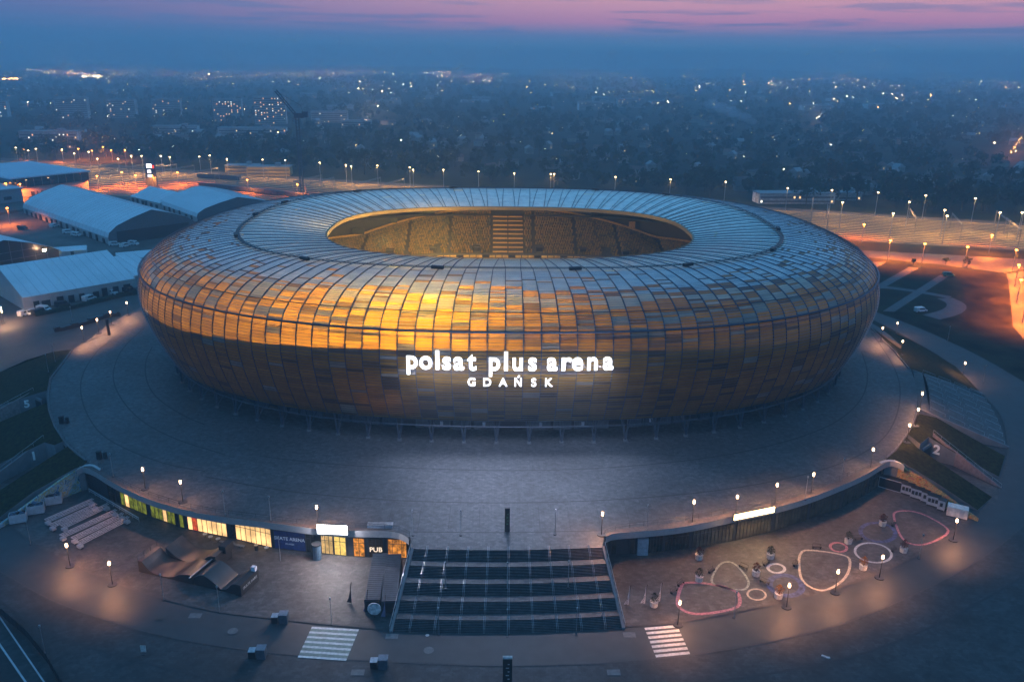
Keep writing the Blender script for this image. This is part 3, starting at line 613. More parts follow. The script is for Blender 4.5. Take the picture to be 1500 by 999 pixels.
# profile parameters at ~ even arc length
tt = np.linspace(0, len(CTRL)-1, 1200); pr = np.array([cr(CTRL, min(t, len(CTRL)-1.0001)) for t in tt])
al = np.concatenate([[0], np.cumsum(np.hypot(np.diff(pr[:, 1]), np.diff(pr[:, 2])))])
NR = 104
PR = [cr(CTRL, min(np.interp(s_, al, tt), len(CTRL)-1.0001)) for s_ in np.linspace(0, al[-1], NR+1)]
PT = [np.interp(s_, al, tt) for s_ in np.linspace(0, al[-1], NR+1)]
def rowk(j, k):
    """rib index shift: girders pair up towards the roof opening"""
    t = PT[j] if isinstance(j, int) else j
    f_ = max(0, (t-8)/2)*.27 + max(0, min(1, (t-6)/2))*.06
    k = np.asarray(k, float); return k+np.where(np.round(k).astype(int) % 2 == 0, f_, -f_)
def solid_attr_mat(name, rough, trans, gloss_ior=1.5):
    M = bpy.data.materials.new(name); n, l = nodes(M); o = n.new('ShaderNodeOutputMaterial')
    at = n.new('ShaderNodeAttribute'); at.attribute_name = 'pcol'
    tc = n.new('ShaderNodeTexCoord'); nz = n.new('ShaderNodeTexNoise'); l.new(tc.outputs['Object'], nz.inputs[0]); nz.inputs['Scale'].default_value = .35; nz.inputs['Detail'].default_value = 5
    v = ramp(n, l, nz.outputs[0], [(.3, (.82,)*3), (.7, (1.12,)*3)])
    c = mixc(n, l, 1.0, at.outputs['Color'], v, 'MULTIPLY')
    p = n.new('ShaderNodeBsdfPrincipled'); l.new(c, p.inputs['Base Color']); p.inputs['Roughness'].default_value = rough; p.inputs['IOR'].default_value = gloss_ior; p.inputs['Specular IOR Level'].default_value = .6
    tr = n.new('ShaderNodeBsdfTranslucent'); c2 = mixc(n, l, 1.0, c, (2.5, 2.5, .9), 'MULTIPLY'); l.new(c2, tr.inputs[0])
    mx = n.new('ShaderNodeMixShader'); l.new(at.outputs['Alpha'], mx.inputs[0]); l.new(p.outputs[0], mx.inputs[1]); l.new(tr.outputs[0], mx.inputs[2]); l.new(mx.outputs[0], o.inputs[0])
    return M
M_skin = solid_attr_mat('polycarbonate_scales', .28, .34)
kk = np.arange(NK)
rows = [on_ring(rowk(j, kk), PR[j]) for j in range(NR+1)]
V = []; Fc = []; C_ = []
rs = np.random.default_rng(3)
AMB = np.array([[.26, .15, .024], [.24, .138, .022], [.275, .16, .028], [.22, .125, .022], [.25, .148, .032]])
CLR = np.array([[.60, .63, .66], [.52, .57, .62], [.70, .70, .70]])
BRN = np.array([.105, .07, .04])
for k in range(NK):
    last = None; hold = 0
    for j in range(NR):
        t = (PT[j]+PT[j+1])/2; z = (PR[j][2]+PR[j+1][2])/2
        if hold <= 0 or last is None:
            # share of clear panels grows towards the flat of the roof
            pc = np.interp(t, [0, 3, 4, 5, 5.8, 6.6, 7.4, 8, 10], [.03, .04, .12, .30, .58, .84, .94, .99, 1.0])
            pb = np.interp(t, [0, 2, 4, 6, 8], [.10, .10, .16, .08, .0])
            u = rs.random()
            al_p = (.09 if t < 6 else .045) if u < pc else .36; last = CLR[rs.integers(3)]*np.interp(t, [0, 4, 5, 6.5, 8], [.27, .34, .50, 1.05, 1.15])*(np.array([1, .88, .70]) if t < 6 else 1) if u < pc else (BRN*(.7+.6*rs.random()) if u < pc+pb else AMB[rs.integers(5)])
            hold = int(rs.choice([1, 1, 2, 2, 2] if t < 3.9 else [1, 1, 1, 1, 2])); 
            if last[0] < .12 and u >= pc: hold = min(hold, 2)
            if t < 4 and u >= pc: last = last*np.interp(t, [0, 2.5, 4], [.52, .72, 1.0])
            if t > 7.9: last = np.array([.92, .88, .82])
        hold -= 1
        # overlapping scales: the lower edge of each one stands proud of the one below
        A_ = rows[j][k]; B_ = rows[j][(k+1) % NK]; Cc = rows[j+1][(k+1) % NK]; D_ = rows[j+1][k]
        p_, N_ = A_, None
        out = np.array([A_[0]+B_[0], A_[1]+B_[1], 0]); out /= np.linalg.norm(out)
        nvec = np.cross(B_-A_, D_-A_); nvec = nvec/np.linalg.norm(nvec); nvec = nvec if nvec[2] > 0 or nvec@out > 0 else -nvec
        o_ = nvec*(.13 if t < 5 else .03)
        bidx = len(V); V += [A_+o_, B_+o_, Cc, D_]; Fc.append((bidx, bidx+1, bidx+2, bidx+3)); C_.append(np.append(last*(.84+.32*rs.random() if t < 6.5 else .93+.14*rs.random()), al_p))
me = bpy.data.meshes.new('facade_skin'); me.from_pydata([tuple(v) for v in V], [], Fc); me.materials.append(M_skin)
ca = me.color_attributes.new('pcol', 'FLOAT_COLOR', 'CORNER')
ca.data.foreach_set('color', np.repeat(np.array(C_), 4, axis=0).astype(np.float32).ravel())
o = bpy.data.objects.new('facade_skin', me); COL.objects.link(o); o.parent = ST
# ribs
def rib_mb(mb, k):
    js = list(range(0, NR+1, 2))
    P0 = np.array([on_ring(rowk(j, [k]), PR[j], 0)[0] for j in js])
    out = P0.copy(); out[:, 2] = 0; 
    for i in range(len(js)):
        a = P0[max(i-1, 0)]; c = P0[min(i+1, len(js)-1)]; d = c-a; d /= np.linalg.norm(d)
        rad = ring_base([k])[1][0]; rad = np.array([rad[0], rad[1], 0]); nv = rad-d*(rad@d); 
        if np.linalg.norm(nv) < .05: nv = np.array([0, 0, 1.])
        nv = nv/np.linalg.norm(nv); 
        if nv[2] < -.5: nv = -nv
        if PT[js[i]] > 5.5 and nv[2] < 0: nv = -nv
        s_ = np.cross(d, nv); P0[i] = P0[i]+nv*.20; out[i] = s_
    w = [.10 if PT[j] > 6.5 else .13 if PT[j] > 4.0 else .07+.08*max(0, PT[j]-3) for j in js]
    L = P0+out*np.array(w)[:, None]; Rr = P0-out*np.array(w)[:, None]; nn = len(js); dn = np.array([0, 0, -.30])
    vs = list(L)+list(Rr); fs = []
    ctr = np.array([0, 0, 18.])
    Li = []; 
    for i in range(nn):
        q = P0[i].copy(); h = q-ctr*np.array([0, 0, 1]); h[0] *= .6; h[1] *= .6; h /= np.linalg.norm(h); Li.append(h*.38)
    Li = np.array(Li); vs += list(L-Li)+list(Rr-Li)
    for i in range(nn-1):
        fs += [(i, i+1, nn+i+1, nn+i), (2*nn+i, 2*nn+i+1, i+1, i), (nn+i, nn+i+1, 3*nn+i+1, 3*nn+i)]
    mb.mesh(vs, fs, M_rib)
far_b = MB()
order = sorted(range(NK), key=lambda k: on_ring([k], PR[40])[0][1])
for idx, k in enumerate(order):
    if idx < 99: b = MB(); rib_mb(b, k); b.build('rib', ST)
    else: rib_mb(far_b, k)
o = far_b.build('rear_ribs', ST); o['kind'] = 'stuff'
kf = np.arange(0, NK, .5)
def ring_tube(t, r, mt, name, out=.35, dz=0, kk_=kf, nseg=5):
    c = cr(CTRL, min(t, len(CTRL)-1.0001)); q = on_ring(kk_, c, out); q[:, 2] += dz
    b = MB(); q = list(q)+[q[0]]; b.tube(q, r, mt, nseg, cap=False); return b.build(name, ST)
ring_tube(4.0, .32, M_rib, 'maintenance_rail', .75, .1)
ring_tube(4.0, .10, M_rib, 'guard_rail', 1.0, -1.2); ring_tube(5.0, .13, M_rib, 'upper_rail', .35, .25)
# thin purlins between the scales of the lower facade (one part, a surface pattern)
M_pur = mat('roof_purlin', (.18, .25, .32), .4, .3)
b = MB()
for j in range(0, NR+1):
    t = PT[j]
    q = on_ring(kf, PR[j], .24); q = list(q)+[q[0]]; b.tube(q, (.07 if t < 4 else .055) if t < 6.5 else (.02 if t > 7.9 else .035), M_pur if t > 3.8 else mat('purlin_steel', (.09, .10, .125), .35, .6) if j == 0 else b.mats[-1], 3, cap=False)
b.build('purlins', ST)
# roof walkway: grating ring with little housings
cw = cr(CTRL, 8.0); q = on_ring(kf, cw, 0); b = MB(); b.strip([p+[0, 0, .55] for p in q], 1.0, M_dark, 0, close=True)
for e in (.5, -.5): b.tube([p+[0, 0, .75] for p in list(on_ring(kf, cw, e))+[on_ring([0], cw, e)[0]]], .07, M_dark, 4, cap=False)
b.build('roof_walkway', ST)
b = MB()
for p in on_ring(np.array([4, 13, 24, 35.5, 62, 71, 88, 100, 112, 121, 133.5, 147, 158]), cw, .6): 
    b = MB(); b.box((p[0], p[1], p[2]+.3), (3.2, 1.0, .8), M_dark, math.atan2(p[1], p[0])+math.pi/2); b.build('roof_housing', ST)
# opening lip
lip = cr(CTRL, 9.999); b = MB()
o0 = on_ring(kf, lip, .1); i0 = on_ring(kf, lip, -.5)
M_lip = mat('opening_fascia', (.22, .16, .09), .5, var=.08)
for i in range(len(kf)):
    j = (i+1) % len(kf)
    b.face([i0[i]+[0, 0, .15], i0[j]+[0, 0, .15], o0[j]+[0, 0, .25], o0[i]+[0, 0, .25]], M_lip)
    b.face([i0[i]+[0, 0, -1.1], i0[j]+[0, 0, -1.1], i0[j]+[0, 0, .15], i0[i]+[0, 0, .15]], M_lip)
b.build('opening_fascia', ST)
# under the skin: concourse drum and slabs (solid, so that the light stays in its storey)
M_in = mat('inner_concrete', (.16, .15, .14), .8); M_in2 = mat('dark_concourse', (.035, .035, .04), .7)
def ring_wall(mb, a, b_, nn, z0, z1, mt, N=96):
    q = super_xy(a, b_, nn, np.linspace(0, 2*math.pi, N+1))
    for i in range(N): mb.face([(q[i][0], q[i][1], z0), (q[i+1][0], q[i+1][1], z0), (q[i+1][0], q[i+1][1], z1), (q[i][0], q[i][1], z1)], mt)
def annulus(mb, A_, B_, mt, N=96):
    q = super_xy(A_[0], A_[1], A_[3], np.linspace(0, 2*math.pi, N+1)); w_ = super_xy(B_[0], B_[1], B_[3], np.linspace(0, 2*math.pi, N+1))
    for i in range(N): mb.face([(q[i][0], q[i][1], A_[2]), (q[i+1][0], q[i+1][1], A_[2]), (w_[i+1][0], w_[i+1][1], B_[2]), (w_[i][0], w_[i][1], B_[2])], mt)
b = MB(); ring_wall(b, 99.5, 82, 2.45, 0, 27.4, M_in2); b.build('concourse_wall', ST)
c276 = cr(CTRL, 3.55)
def slab_z(x): return 26.6-3.6*min(1, abs(x)/75)**1.5
b = MB(); q1 = super_xy(91, 73, 2.45, np.linspace(0, 2*math.pi, 193)); q2 = []
for th_ in np.linspace(0, 2*math.pi, 193):
    x_ = math.cos(th_)*100; c_ = cr(CTRL, np.interp(slab_z(x_), [c[2] for c in CTRL[:5]], range(5))); q2.append((*super_xy(c_[0]-.4, c_[1]-.4, c_[3], np.array([th_]))[0], slab_z(x_)))
for i in range(192): b.face([(*q1[i], 27.4), (*q1[i+1], 27.4), q2[i+1], q2[i]], M_in)
b.build('concourse_slab', ST)
c8 = cr(CTRL, .6); b = MB(); annulus(b, (99.5, 82, 7.4, 2.45), (c8[0]-1.2, c8[1]-1.2, 7.4, c8[3]), M_in2); b.build('soffit_slab', ST)
# seating bowl
def drop(x, z): return z-10*min(1, abs(x)/62)**2*max(0, min(1, (z-14.5)/14))
b = MB(); M_stand = mat('stand_concrete', (.075, .07, .065), .8)
bowl = [(56, 37, .5, 2.9), (58, 39, 1.5, 2.9), (76, 57, 12.2, 2.7), (76.6, 57.6, 14.5, 2.7), (97, 79, 28.8, 2.5), (97.6, 79.6, 30.2, 2.5)]
for A_, B_ in zip(bowl, bowl[1:]): annulus(b, A_, B_, M_stand)
b.v = [(x, y, drop(x, z)) for x, y, z in b.v]
b.build('seating_bowl', ST)
b = MB(); annulus(b, (.1, .1, .52, 2), (56, 37, .5, 2.9), mat('pitch_grass', (.03, .07, .015), .9, var=.2)); b.build('pitch', ST)
M_seat = [mat('seat_amber', (.21, .125, .026), .5), mat('seat_olive', (.10, .085, .028), .5), mat('seat_dark', (.035, .045, .04), .5)]
def seat_at(mb, c, rz, mt):
    mb.box(c, (.70, .45, .42), mt, rz); 
    mb.box((c[0]-math.sin(rz)*.25, c[1]+math.cos(rz)*.25, c[2]+.35), (.70, .1, .5), mt, rz)
b = MB(); singles = 0; rs2 = random.Random(4); first_seat = None; cand = []
for tier, (A_, B_, nrow) in enumerate(((bowl[1], bowl[2], 14), (bowl[3], bowl[4], 25))):
    for r_ in range(nrow):
        u = (r_+.5)/nrow; a, b_, z, nn = [A_[i]*(1-u)+B_[i]*u for i in range(4)]
        if z < 6: continue
        q = super_xy(a, b_, nn, np.linspace(R(4), R(176), 2000)); s_ = np.concatenate([[0], np.cumsum(np.hypot(*np.diff(q, axis=0).T))])
        nse = int(s_[-1]/1.02)
        for i in range(nse):
            x = np.interp((i+.5)*s_[-1]/nse, s_, q[:, 0]); y = np.interp((i+.5)*s_[-1]/nse, s_, q[:, 1])
            if y < 12: continue
            al_ = (x+200) % 17.5
            if al_ < 1.5 or abs(x) < 6.8 or (abs(abs(x)-13-0) < 1.7 and tier == 1 and r_ < 5): continue
            if tier == 1 and r_ < 6 and (x+206) % 35 < 3.4: continue
            mt = rs2.choices(M_seat, (.55, .35, .10))[0]; cand.append((x, y, drop(x, z), math.atan2(-x/a/a, y/b_/b_), mt))
near = set(i for i, c in sorted(enumerate(cand), key=lambda q: -q[1][2]*1.0+abs(q[1][0]-0)*.3)[:98])
for i, (x, y, z, rz, mt) in enumerate(cand):
    if i in near:
        s1 = MB(); seat_at(s1, (x, y, z), rz, mt); s1.build('seat', ST)
    else: seat_at(b, (x, y, z), rz, mt)
o = b.build('seats', ST); o['kind'] = 'stuff'
q = super_xy(97.3, 79.3, 2.5, np.linspace(0, 2*math.pi, 121)); b = MB(); b.tube([(x, y, drop(x, 28.8)+1.0) for x, y in q], .45, mat('gold_rim', (.50, .30, .09), .5), 4, cap=False); b.build('stand_rim', ST)
b = MB(); q = super_xy(100, 82.5, 2.45, np.linspace(R(8), R(172), 80))
for i in range(79): b.face([(*q[i], 18), (*q[i+1], 18), (*q[i+1], 34), (*q[i], 34)], M_in)
b.build('upper_concourse_wall', ST)
for x in (-74, -66, -57, 57, 66, 74):
    y = 82.6*(1-abs(x/101)**2.45)**.41-.6; b = MB(); b.box((x, y, 25), (5, .8, 5.5), M_black, -x/90); b.build('concourse_doorway', ST)
# central lounge block of golden tiers
M_gold = mat('lounge_fascia', (.45, .27, .10), .5, var=.1)
for k in range(9):
    u = k/9; y = 58.6+u*19; z = 14.8+u*13
    for sx in (-1, 1):
        b = MB(); b.box((sx*3.25, y, z), (6.0, 1.3, .55), M_gold); b.build('lounge_balcony', ST)
b = MB(); b.box((0, 59, 14.2), (13.2, .6, 1.0), M_gold); b.build('lounge_parapet', ST)
for x in np.arange(-63, 64, 14.5):
    y = 78.9*(1-abs(x/97)**2.5)**.4
    b = MB(); b.box((x, y, drop(x, 29)+1.2), (5.2 if rs2.random() < .7 else 2.6, .6, 2.6), M_gold if rs2.random() < .4 else M_dark); b.build('commentary_box', ST)
for x in (-48, -31, -13, 13, 31, 48):
    y = 58.6*(1-abs(x/77)**2.7)**(1/2.7)+1.2
    b = MB(); b.box((x, y, 13.6), (2.6, 2.2, 3.2), M_black); b.box((x, y, 16.8), (3.2, 2.6, .3), M_stand); b.build('vomitory', ST)
b = MB(); prev = None
M_adv = mat('advert_board', (.50, .33, .12), .5, var=.3, scale=.4)
for i in range(40):
    x = -52+i*2.68; y = 57.2*(1-abs(x/76.2)**2.7)**(1/2.7)-.3
    b = MB(); b.box((x, y, 12.6), (2.3, .2, 1.3), M_adv if i % 4 else M_dark, -x/120)
    b.build('ribbon_board', ST)
# columns and gates under the skin
M_col = mat('column_steel', (.06, .078, .11), .4, .4); NCOL = 82
kc = np.arange(82)*2+.5
foot = on_ring(kc, (108.3, 91.2, 0, 2.42)); head = on_ring(kc, (110.2, 92.2, 7.2, 2.45)); h1 = on_ring(kc-.27, (109.6, 91.8, 7.6, 2.42), -1.0); h2 = on_ring(kc+.27, (109.6, 91.8, 7.6, 2.42), -1.0); inn = on_ring(kc, (101.5, 84.2, 7.2, 2.45))
for i in range(82):
    if foot[i][1] > 45: continue
    b = MB(); b.box((foot[i][0], foot[i][1], 0), (1.0, 1.0, .45), M_conc)
    for h in (h1[i], h2[i]): b.tube([foot[i]+[0, 0, .4], h], .26, M_col, 6, r2=.2)
    b.tube([foot[i]+[0, 0, .4], inn[i]], .16, M_col, 5); b.build('column', ST)
for z, oo in ((4.6, -.2), (6.9, .1)):
    q = on_ring(kf, (108.8, 91.8, z, 2.42), oo); b = MB(); b.tube(list(q)+[q[0]], .14, M_col, 5, cap=False); b.build('ring_beam', ST)
E_notice = mat('white_notice', (.6, .62, .66), .5); M_gate = mat('turnstile_grille', (.09, .105, .13), .45, .3)
wl_ = super_xy(99.5, 82, 2.45, np.linspace(R(200), R(340), 60))
for i in range(59):
    a, c = wl_[i], wl_[i+1]; mx_ = (a+c)/2; rz = math.atan2(c[1]-a[1], c[0]-a[0]); L = np.hypot(*(c-a)); nv = np.array([math.sin(rz), -math.cos(rz)])
    if i % 5 == 4: continue
    b = MB(); b.box((mx_[0]+nv[0]*1.0, mx_[1]+nv[1]*1.0, 0), (L*.86, .8, 2.9), M_gate, rz)
    for u in np.linspace(-.4, .4, 6): 
        p = mx_+(c-a)*u+nv*1.45; b.box((p[0], p[1], .1), (.12, .1, 2.7), M_col, rz)
    b.box((mx_[0]+nv[0]*1.5, mx_[1]+nv[1]*1.5, 3.0), (L*.86, .25, .28), E_notice if 18 < i < 41 or i % 3 == 0 else M_col, rz); g_ = b.build('gate', ST)
    if 22 < i < 37 and i % 2 == 0:
        p = mx_+nv*1.62; b = MB(); b.box((p[0], p[1], 1.2), (.75, .08, 1.0), E_notice, rz); o = b.build('notice'); o.parent = g_
# pools of light: warm lamps in the upper concourse behind the left front of the skin
for x, e in [(-112, 1500), (-104, 2000), (-96, 2600), (-88, 3200), (-79, 3600), (-70, 4400), (-61, 5200), (-52, 6400), (-43, 7800), (-34, 9600), (-26, 12500), (-18, 15500), (-10, 12500), (-2, 8500), (6, 5200), (14, 3600), (22, 2400), (30, 1700), (40, 1300), (52, 1000), (64, 900), (76, 900), (88, 800), (100, 900), (109, 900)]:
    y = -(88.0)*(max(0.02, 1-abs(x/112.5)**2.35))**(1/2.35)
    light('concourse_lamp', 'POINT', (x, y+1.5, slab_z(x)+3.2), e*1.15*(.62 if x < -60 else 1.0 if x < -45 else 1.3 if x < -12 else .75 if x < -5 else .42 if x < 15 else .13), (1, .56, .05), .6, ST)
for a_ in np.linspace(R(186), R(354), 34):
    p_ = super_xy(106, 88, 2.4, np.array([a_]))[0]
    for z_, e_ in ((19, 330), (12, 150)): light('concourse_lamp', 'POINT', (p_[0], p_[1], z_), e_*(.42 if p_[0] < -20 else .32 if p_[0] < 30 else .32), (1, .58, .14), .6, ST)
# faint strays lower down
for x, z, e in [(-113, 24, 500), (-35, 13.5, 320), (-28, 13.5, 320), (98, 22, 260), (-104, 18, 600)]:
    y = -(91.0)*(max(0.02, 1-abs(x/114.5)**2.35))**(1/2.35)
    light('service_lamp', 'POINT', (x, y, z), e*.6, (1, .52, .12), .4, ST)
for x, y, z, e in [(-46, 18, 26, 5200), (-28, 36, 24, 5200), (-8, 40, 23, 2600), (14, 40, 24, 1500), (38, 30, 26, 900), (-62, 2, 24, 4500)]:
    light('bowl_floodlight', 'POINT', (x, y, z), e*(6.5 if x < -20 else 1.2), (1, .60, .13), 1.0, ST)
# ------------------------------------------------------------------ the name in lights
S0 = on_ring([0], cr(CTRL, 3.1), 1.5)[0]
SG = thing('illuminated_sign', (0, -98.5, 18), 'glowing white name in rounded lower case letters with GDAŃSK beneath, across the arena front', 'sign')
chars = [('p', 604), ('o', 624.5), ('l', 641.5), ('s', 655), ('a', 672.5), ('t', 691.5), ('p', 724), ('l', 741), ('u', 758), ('s', 779.5), ('a', 808), ('r', 828), ('e', 845), ('n', 867), ('a', 890)]
MPX = 6.28
def facade_at(x, z, out):
    t = np.interp(z, [c[2] for c in CTRL[:6]], range(6)); a, b_, _, nn = cr(CTRL, t)
    y = -b_*(1-abs(x/a)**nn)**(1/nn); dy = (-b_*(1-abs((x+1)/a)**nn)**(1/nn)-y)
    return np.array([x, y-out, z]), math.atan2(dy, 1)
for ch, px in chars:
    x = (px-753.0)/MPX; p, rz = facade_at(x, 24.2, 1.1); p[2] = 22.15-.0
    bw = 7.35; o = text_obj(ch, E_sign, p-[0, -98.5, 18], rz, bw, SG, 'letter', .022, .03); o.scale = (bw*(.77 if ch not in 'lr' else .88), bw, bw*.86)
    light('letter_light', 'POINT', p+[0, -1.4, 2.0], 1500, (.70, .72, 1), .25, SG).location = tuple(p+[0, -3.6, -.4]-[0, -98.5, 18])
for ch, px in zip('GDAŃSK', (691, 713.5, 737, 759, 782, 803.5)):
    x = (px-753.0)/MPX; p, rz = facade_at(x, 18.8, 1.1); p[2] = 17.85
    o = text_obj(ch, E_sign, p-[0, -98.5, 18], rz, 2.75, SG, 'letter', .02, .06)
for x in (-20, -10, 0, 10, 20):
    p, rz = facade_at(x, 22, 3.0); light('sign_wash', 'SPOT', p-[0, -98.5, 18], 9500, (.74, .78, 1), .3, SG, rot=(R(-46), 0, rz), spot=R(116))
b = MB()
for z in (21.2, 24.6):
    q = [facade_at(x, z, .75)[0]-[0, -98.5, 18] for x in np.linspace(-25, 23.5, 20)]; b.tube(q, .08, M_rib, 4)
b.build('mounting_rail', SG)
# ------------------------------------------------------------------ plaza and street lamps
def lamp_proto(h=5.0):
    t = thing('street_lamp', (0, 0, 0), 'lamp', 'street lamp'); 
    b = MB(); b.tube([(0, 0, 0), (0, 0, h*.45), (0, 0, h-.55)], .10, M_dark, 6, r2=.055); b.build('pole', t)
    b = MB(); b.mesh(*disc(.95, .12), M_dark); b.build('base', t)
    b = MB(); b.box((0, 0, h-.55), (.34, .34, .62), E_lamp); lan = b.build('lantern', t)
    b = MB(); b.box((0, 0, h+.07), (.52, .52, .08), M_dark); b.box((0, 0, h-.62), (.40, .40, .07), M_dark)
    o = b.build('cap'); o.parent = lan; return t
def disc(r, h, n=14):
    vs = [(r*math.cos(2*math.pi*k/n), r*math.sin(2*math.pi*k/n), 0) for k in range(n)]+[(r*.9*math.cos(2*math.pi*k/n), r*.9*math.sin(2*math.pi*k/n), h) for k in range(n)]
    return vs, [tuple(range(n, 2*n))]+[(k, (k+1) % n, n+(k+1) % n, n+k) for k in range(n)]
def unlit_proto(h=5.4, name='lamp_post'):
    t = thing(name, (0, 0, 0), 'post', 'lamp post'); b = MB(); b.tube([(0, 0, 0), (0, 0, h)], .085, M_steel, 6, r2=.05); b.build('pole', t)
    b = MB(); b.mesh(*disc(.35, .1), M_dark); b.build('base', t); b = MB(); b.box((0, 0, h), (.26, .26, .4), M_steel); b.build('dark_lantern', t); return t
lp = lamp_proto(); used = False
LAMPS = [  # px, py of the foot, level, power, label
 (213, 716, 0, 900, 'lit plaza lamp above the green postered shop windows'), (268, 735, 0, 60, 'faintly glowing greenish plaza lamp second from the left above the shops'),
 (466, 773, 0, 900, 'lit plaza lamp directly behind the white light box'), (881, 783, 0, 1100, 'lit plaza lamp at the top right corner of the grand staircase'),
 (1014, 765, 0, 900, 'lit plaza lamp between the staircase and the warm light box'), (1077, 757, 0, 800, 'lit plaza lamp at the left end of the warm light box'),
 (1135, 739, 0, 900, 'lit plaza lamp at the right end of the warm light box'), (1188, 723, 0, 900, 'lit plaza lamp first to the right of the warm light box'),
 (1275, 685, 0, 900, 'lit plaza lamp just above the right end of the dark units'), (1328, 648, 0, 900, 'lit lamp on the plaza rim above the bank of ramp 2'),
 (1341, 624, 0, 800, 'lit lamp at the lower corner of the right side stairs'), (1347, 600, -.2, 800, 'lit lamp at the head of the right side stairs'),
 (1319, 520, -.6, 700, 'lit lamp on the grass strip beside the upper right plaza rim'), (1410, 552, -6.4, 900, 'lit lamp beside the right hand road above the side stairs'),
 (1290, 500, 0, 900, 'lit lamp on the plaza rim close under the right flank of the arena'), (1312, 491, -6.4, 900, 'lit lamp where the right hand road meets the parking paths'),
 (123, 500, 0, 1000, 'lit lamp nearest the left rim of the plaza by the road'), (145, 488, 0, 1000, 'second lit lamp along the left approach'), (164, 476, 0, 1000, 'third lit lamp along the left approach'), (188, 462, 0, 1000, 'lit lamp along the left approach closest to the arena'),
 (103, 829, LOW+.1, 1500, 'lit lamp on the left kerb beside the folded trusses'), (165, 856, LOW+.1, 1500, 'lit lamp on the left kerb in front of the skate ramp'),
 (993, 915, LOW+.1, 1100, 'lit lamp by the striped crossing beside the large pink loop'), (1152, 889, LOW+.1, 1200, 'lit kerb lamp beside the blue painted ring'),
 (1223, 868, LOW+.1, 1200, 'lit kerb lamp at the cream rounded triangle'), (1288, 846, LOW+.1, 1200, 'lit kerb lamp at the large white ring'), (1396, 791, LOW+.1, 1300, 'lit kerb lamp at the far right end of the painted terrace beside the white container'),
 (6, 452+22, LOW, 1300, 'lit lamp at the left edge in front of the long white tent'), (10, 470, LOW, 600, 'lit lamp beside the gable of the long white tent')]
pj = [l_ for l_ in LAMPS if l_[0] != 10]
for (px, py, z, e, lab) in pj:
    p = G(px, py, z)
    if not used: o = lp; o.location = tuple(p); o['label'] = lab; o['group'] = 'lit lamps round the arena'; used = True
    else: o = dup(lp, p, lab, group='lit lamps round the arena')
    e *= 1.7 if z == 0 else 1
    light('lamp_light', 'SPOT', (0, 0, 5.3), e*1.0, WARM if e > 100 else (.6, .8, .2), .16, o)
    light('lamp_light', 'SPOT', (0, -.5, 4.6), e*1.1, WARM, .16, o)
up = unlit_proto(); first = True
UNL = [(330, 755, 0, 'first'), (397, 763, 0, 'second'), (240, 879, LOW, 'a'), (322, 897, LOW, 'b'), (605, 784, 0, ''), (675, 784, 0, ''), (813, 783, 0, ''), (947, 776, 0, ''), (643, 930, LOW, ''), (743, 932, LOW, ''), (844, 930, LOW, ''), (653, 862, -3.1, ''), (832, 860, -3.1, ''), (743, 862, -3.2, ''), (1346, 818, LOW, ''), (45, 798, LOW, ''), (66, 957, LOW, ''), (166, 698, 0, ''), (1179, 732, 0, ''), (1075, 905, LOW, ''), (411, 822, LOW, ''), (486, 915, LOW, ''), (1232, 705, 0, ''), (1388, 500, LOW, ''), (1440, 560, LOW, ''), (71, 545, 0, ''), (81, 530, 0, ''), (106, 470, LOW, '')]
ULAB = ['unlit slim post left of the pair on the plaza above the postered shops', 'unlit slim post on the plaza above the warm lit shops', 'unlit post on the kerb below the brown skate ramp', 'unlit post on the kerb with a small pale box before the dark skate ramp', 'unlit post at the top left corner of the grand staircase', 'unlit post left of centre above the grand staircase', 'unlit post right of centre above the grand staircase', 'unlit post on the plaza right of the lamp at the stair corner', 'left of three unlit posts at the foot of the grand staircase', 'middle of three unlit posts at the foot of the grand staircase', 'right of three unlit posts at the foot of the grand staircase', 'unlit post standing left of centre on a stair landing', 'unlit post standing right of centre on a stair landing', 'unlit post in the middle of the grand staircase', 'unlit post on the kerb at the large pink triangle', 'unlit post beside the white bins at the left mural', 'unlit post by the dark fence in the lower left corner', 'unlit post above the left end of the shop row', 'unlit post on the plaza behind the long warm light box', 'unlit post on the kerb right of the large pink loop', 'unlit post in front of the blue banner', 'unlit post before the open terrace above the green crossing', 'unlit post on the plaza near the right end of the dark units', 'unlit post on the verge of the right hand road', 'unlit post beside the right hand road above the side stairs', 'lower of two unlit posts on the left grass rim', 'upper of two unlit posts on the left grass rim', 'unlit post on the left road in front of the long tent']
for (px, py, z, _), lab in zip(UNL, ULAB):
    p = G(px, py, z)
    if first: o = up; o.location = tuple(p); o['label'] = lab; o['group'] = 'unlit slim posts'; first = False
    else: o = dup(up, p, lab, group='unlit slim posts')
# information totems
def totem(px, py, z, h, w, label, cap, glow, rows_):
    p = G(px, py, z); t = thing('information_totem', p, label, 'totem'); b = MB(); b.box((0, 0, 0), (w, .35, h), M_black); b.build('panel', t)
    b = MB(); b.box((0, 0, h), (w+.04, .4, .35), cap); b.build('cap', t)
    for i in range(rows_):
        b = MB(); b.box((0 if i % 2 else .12*w, -.19, h-1.1-i*.72), (w*(.35 if i % 2 else .2), .03, .16), glow); b.build('pictogram', t)
totem(743, 778, 0, 5.0, 1.0, 'slim dark information totem on the plaza above the stairs', M_dark, emis('totem_green', (.10, .30, .22), .5), 4)
totem(743, 1010, LOW, 6.2, 1.5, 'tall black information totem with white cap at the bottom of the picture', M_white, M_white, 7)
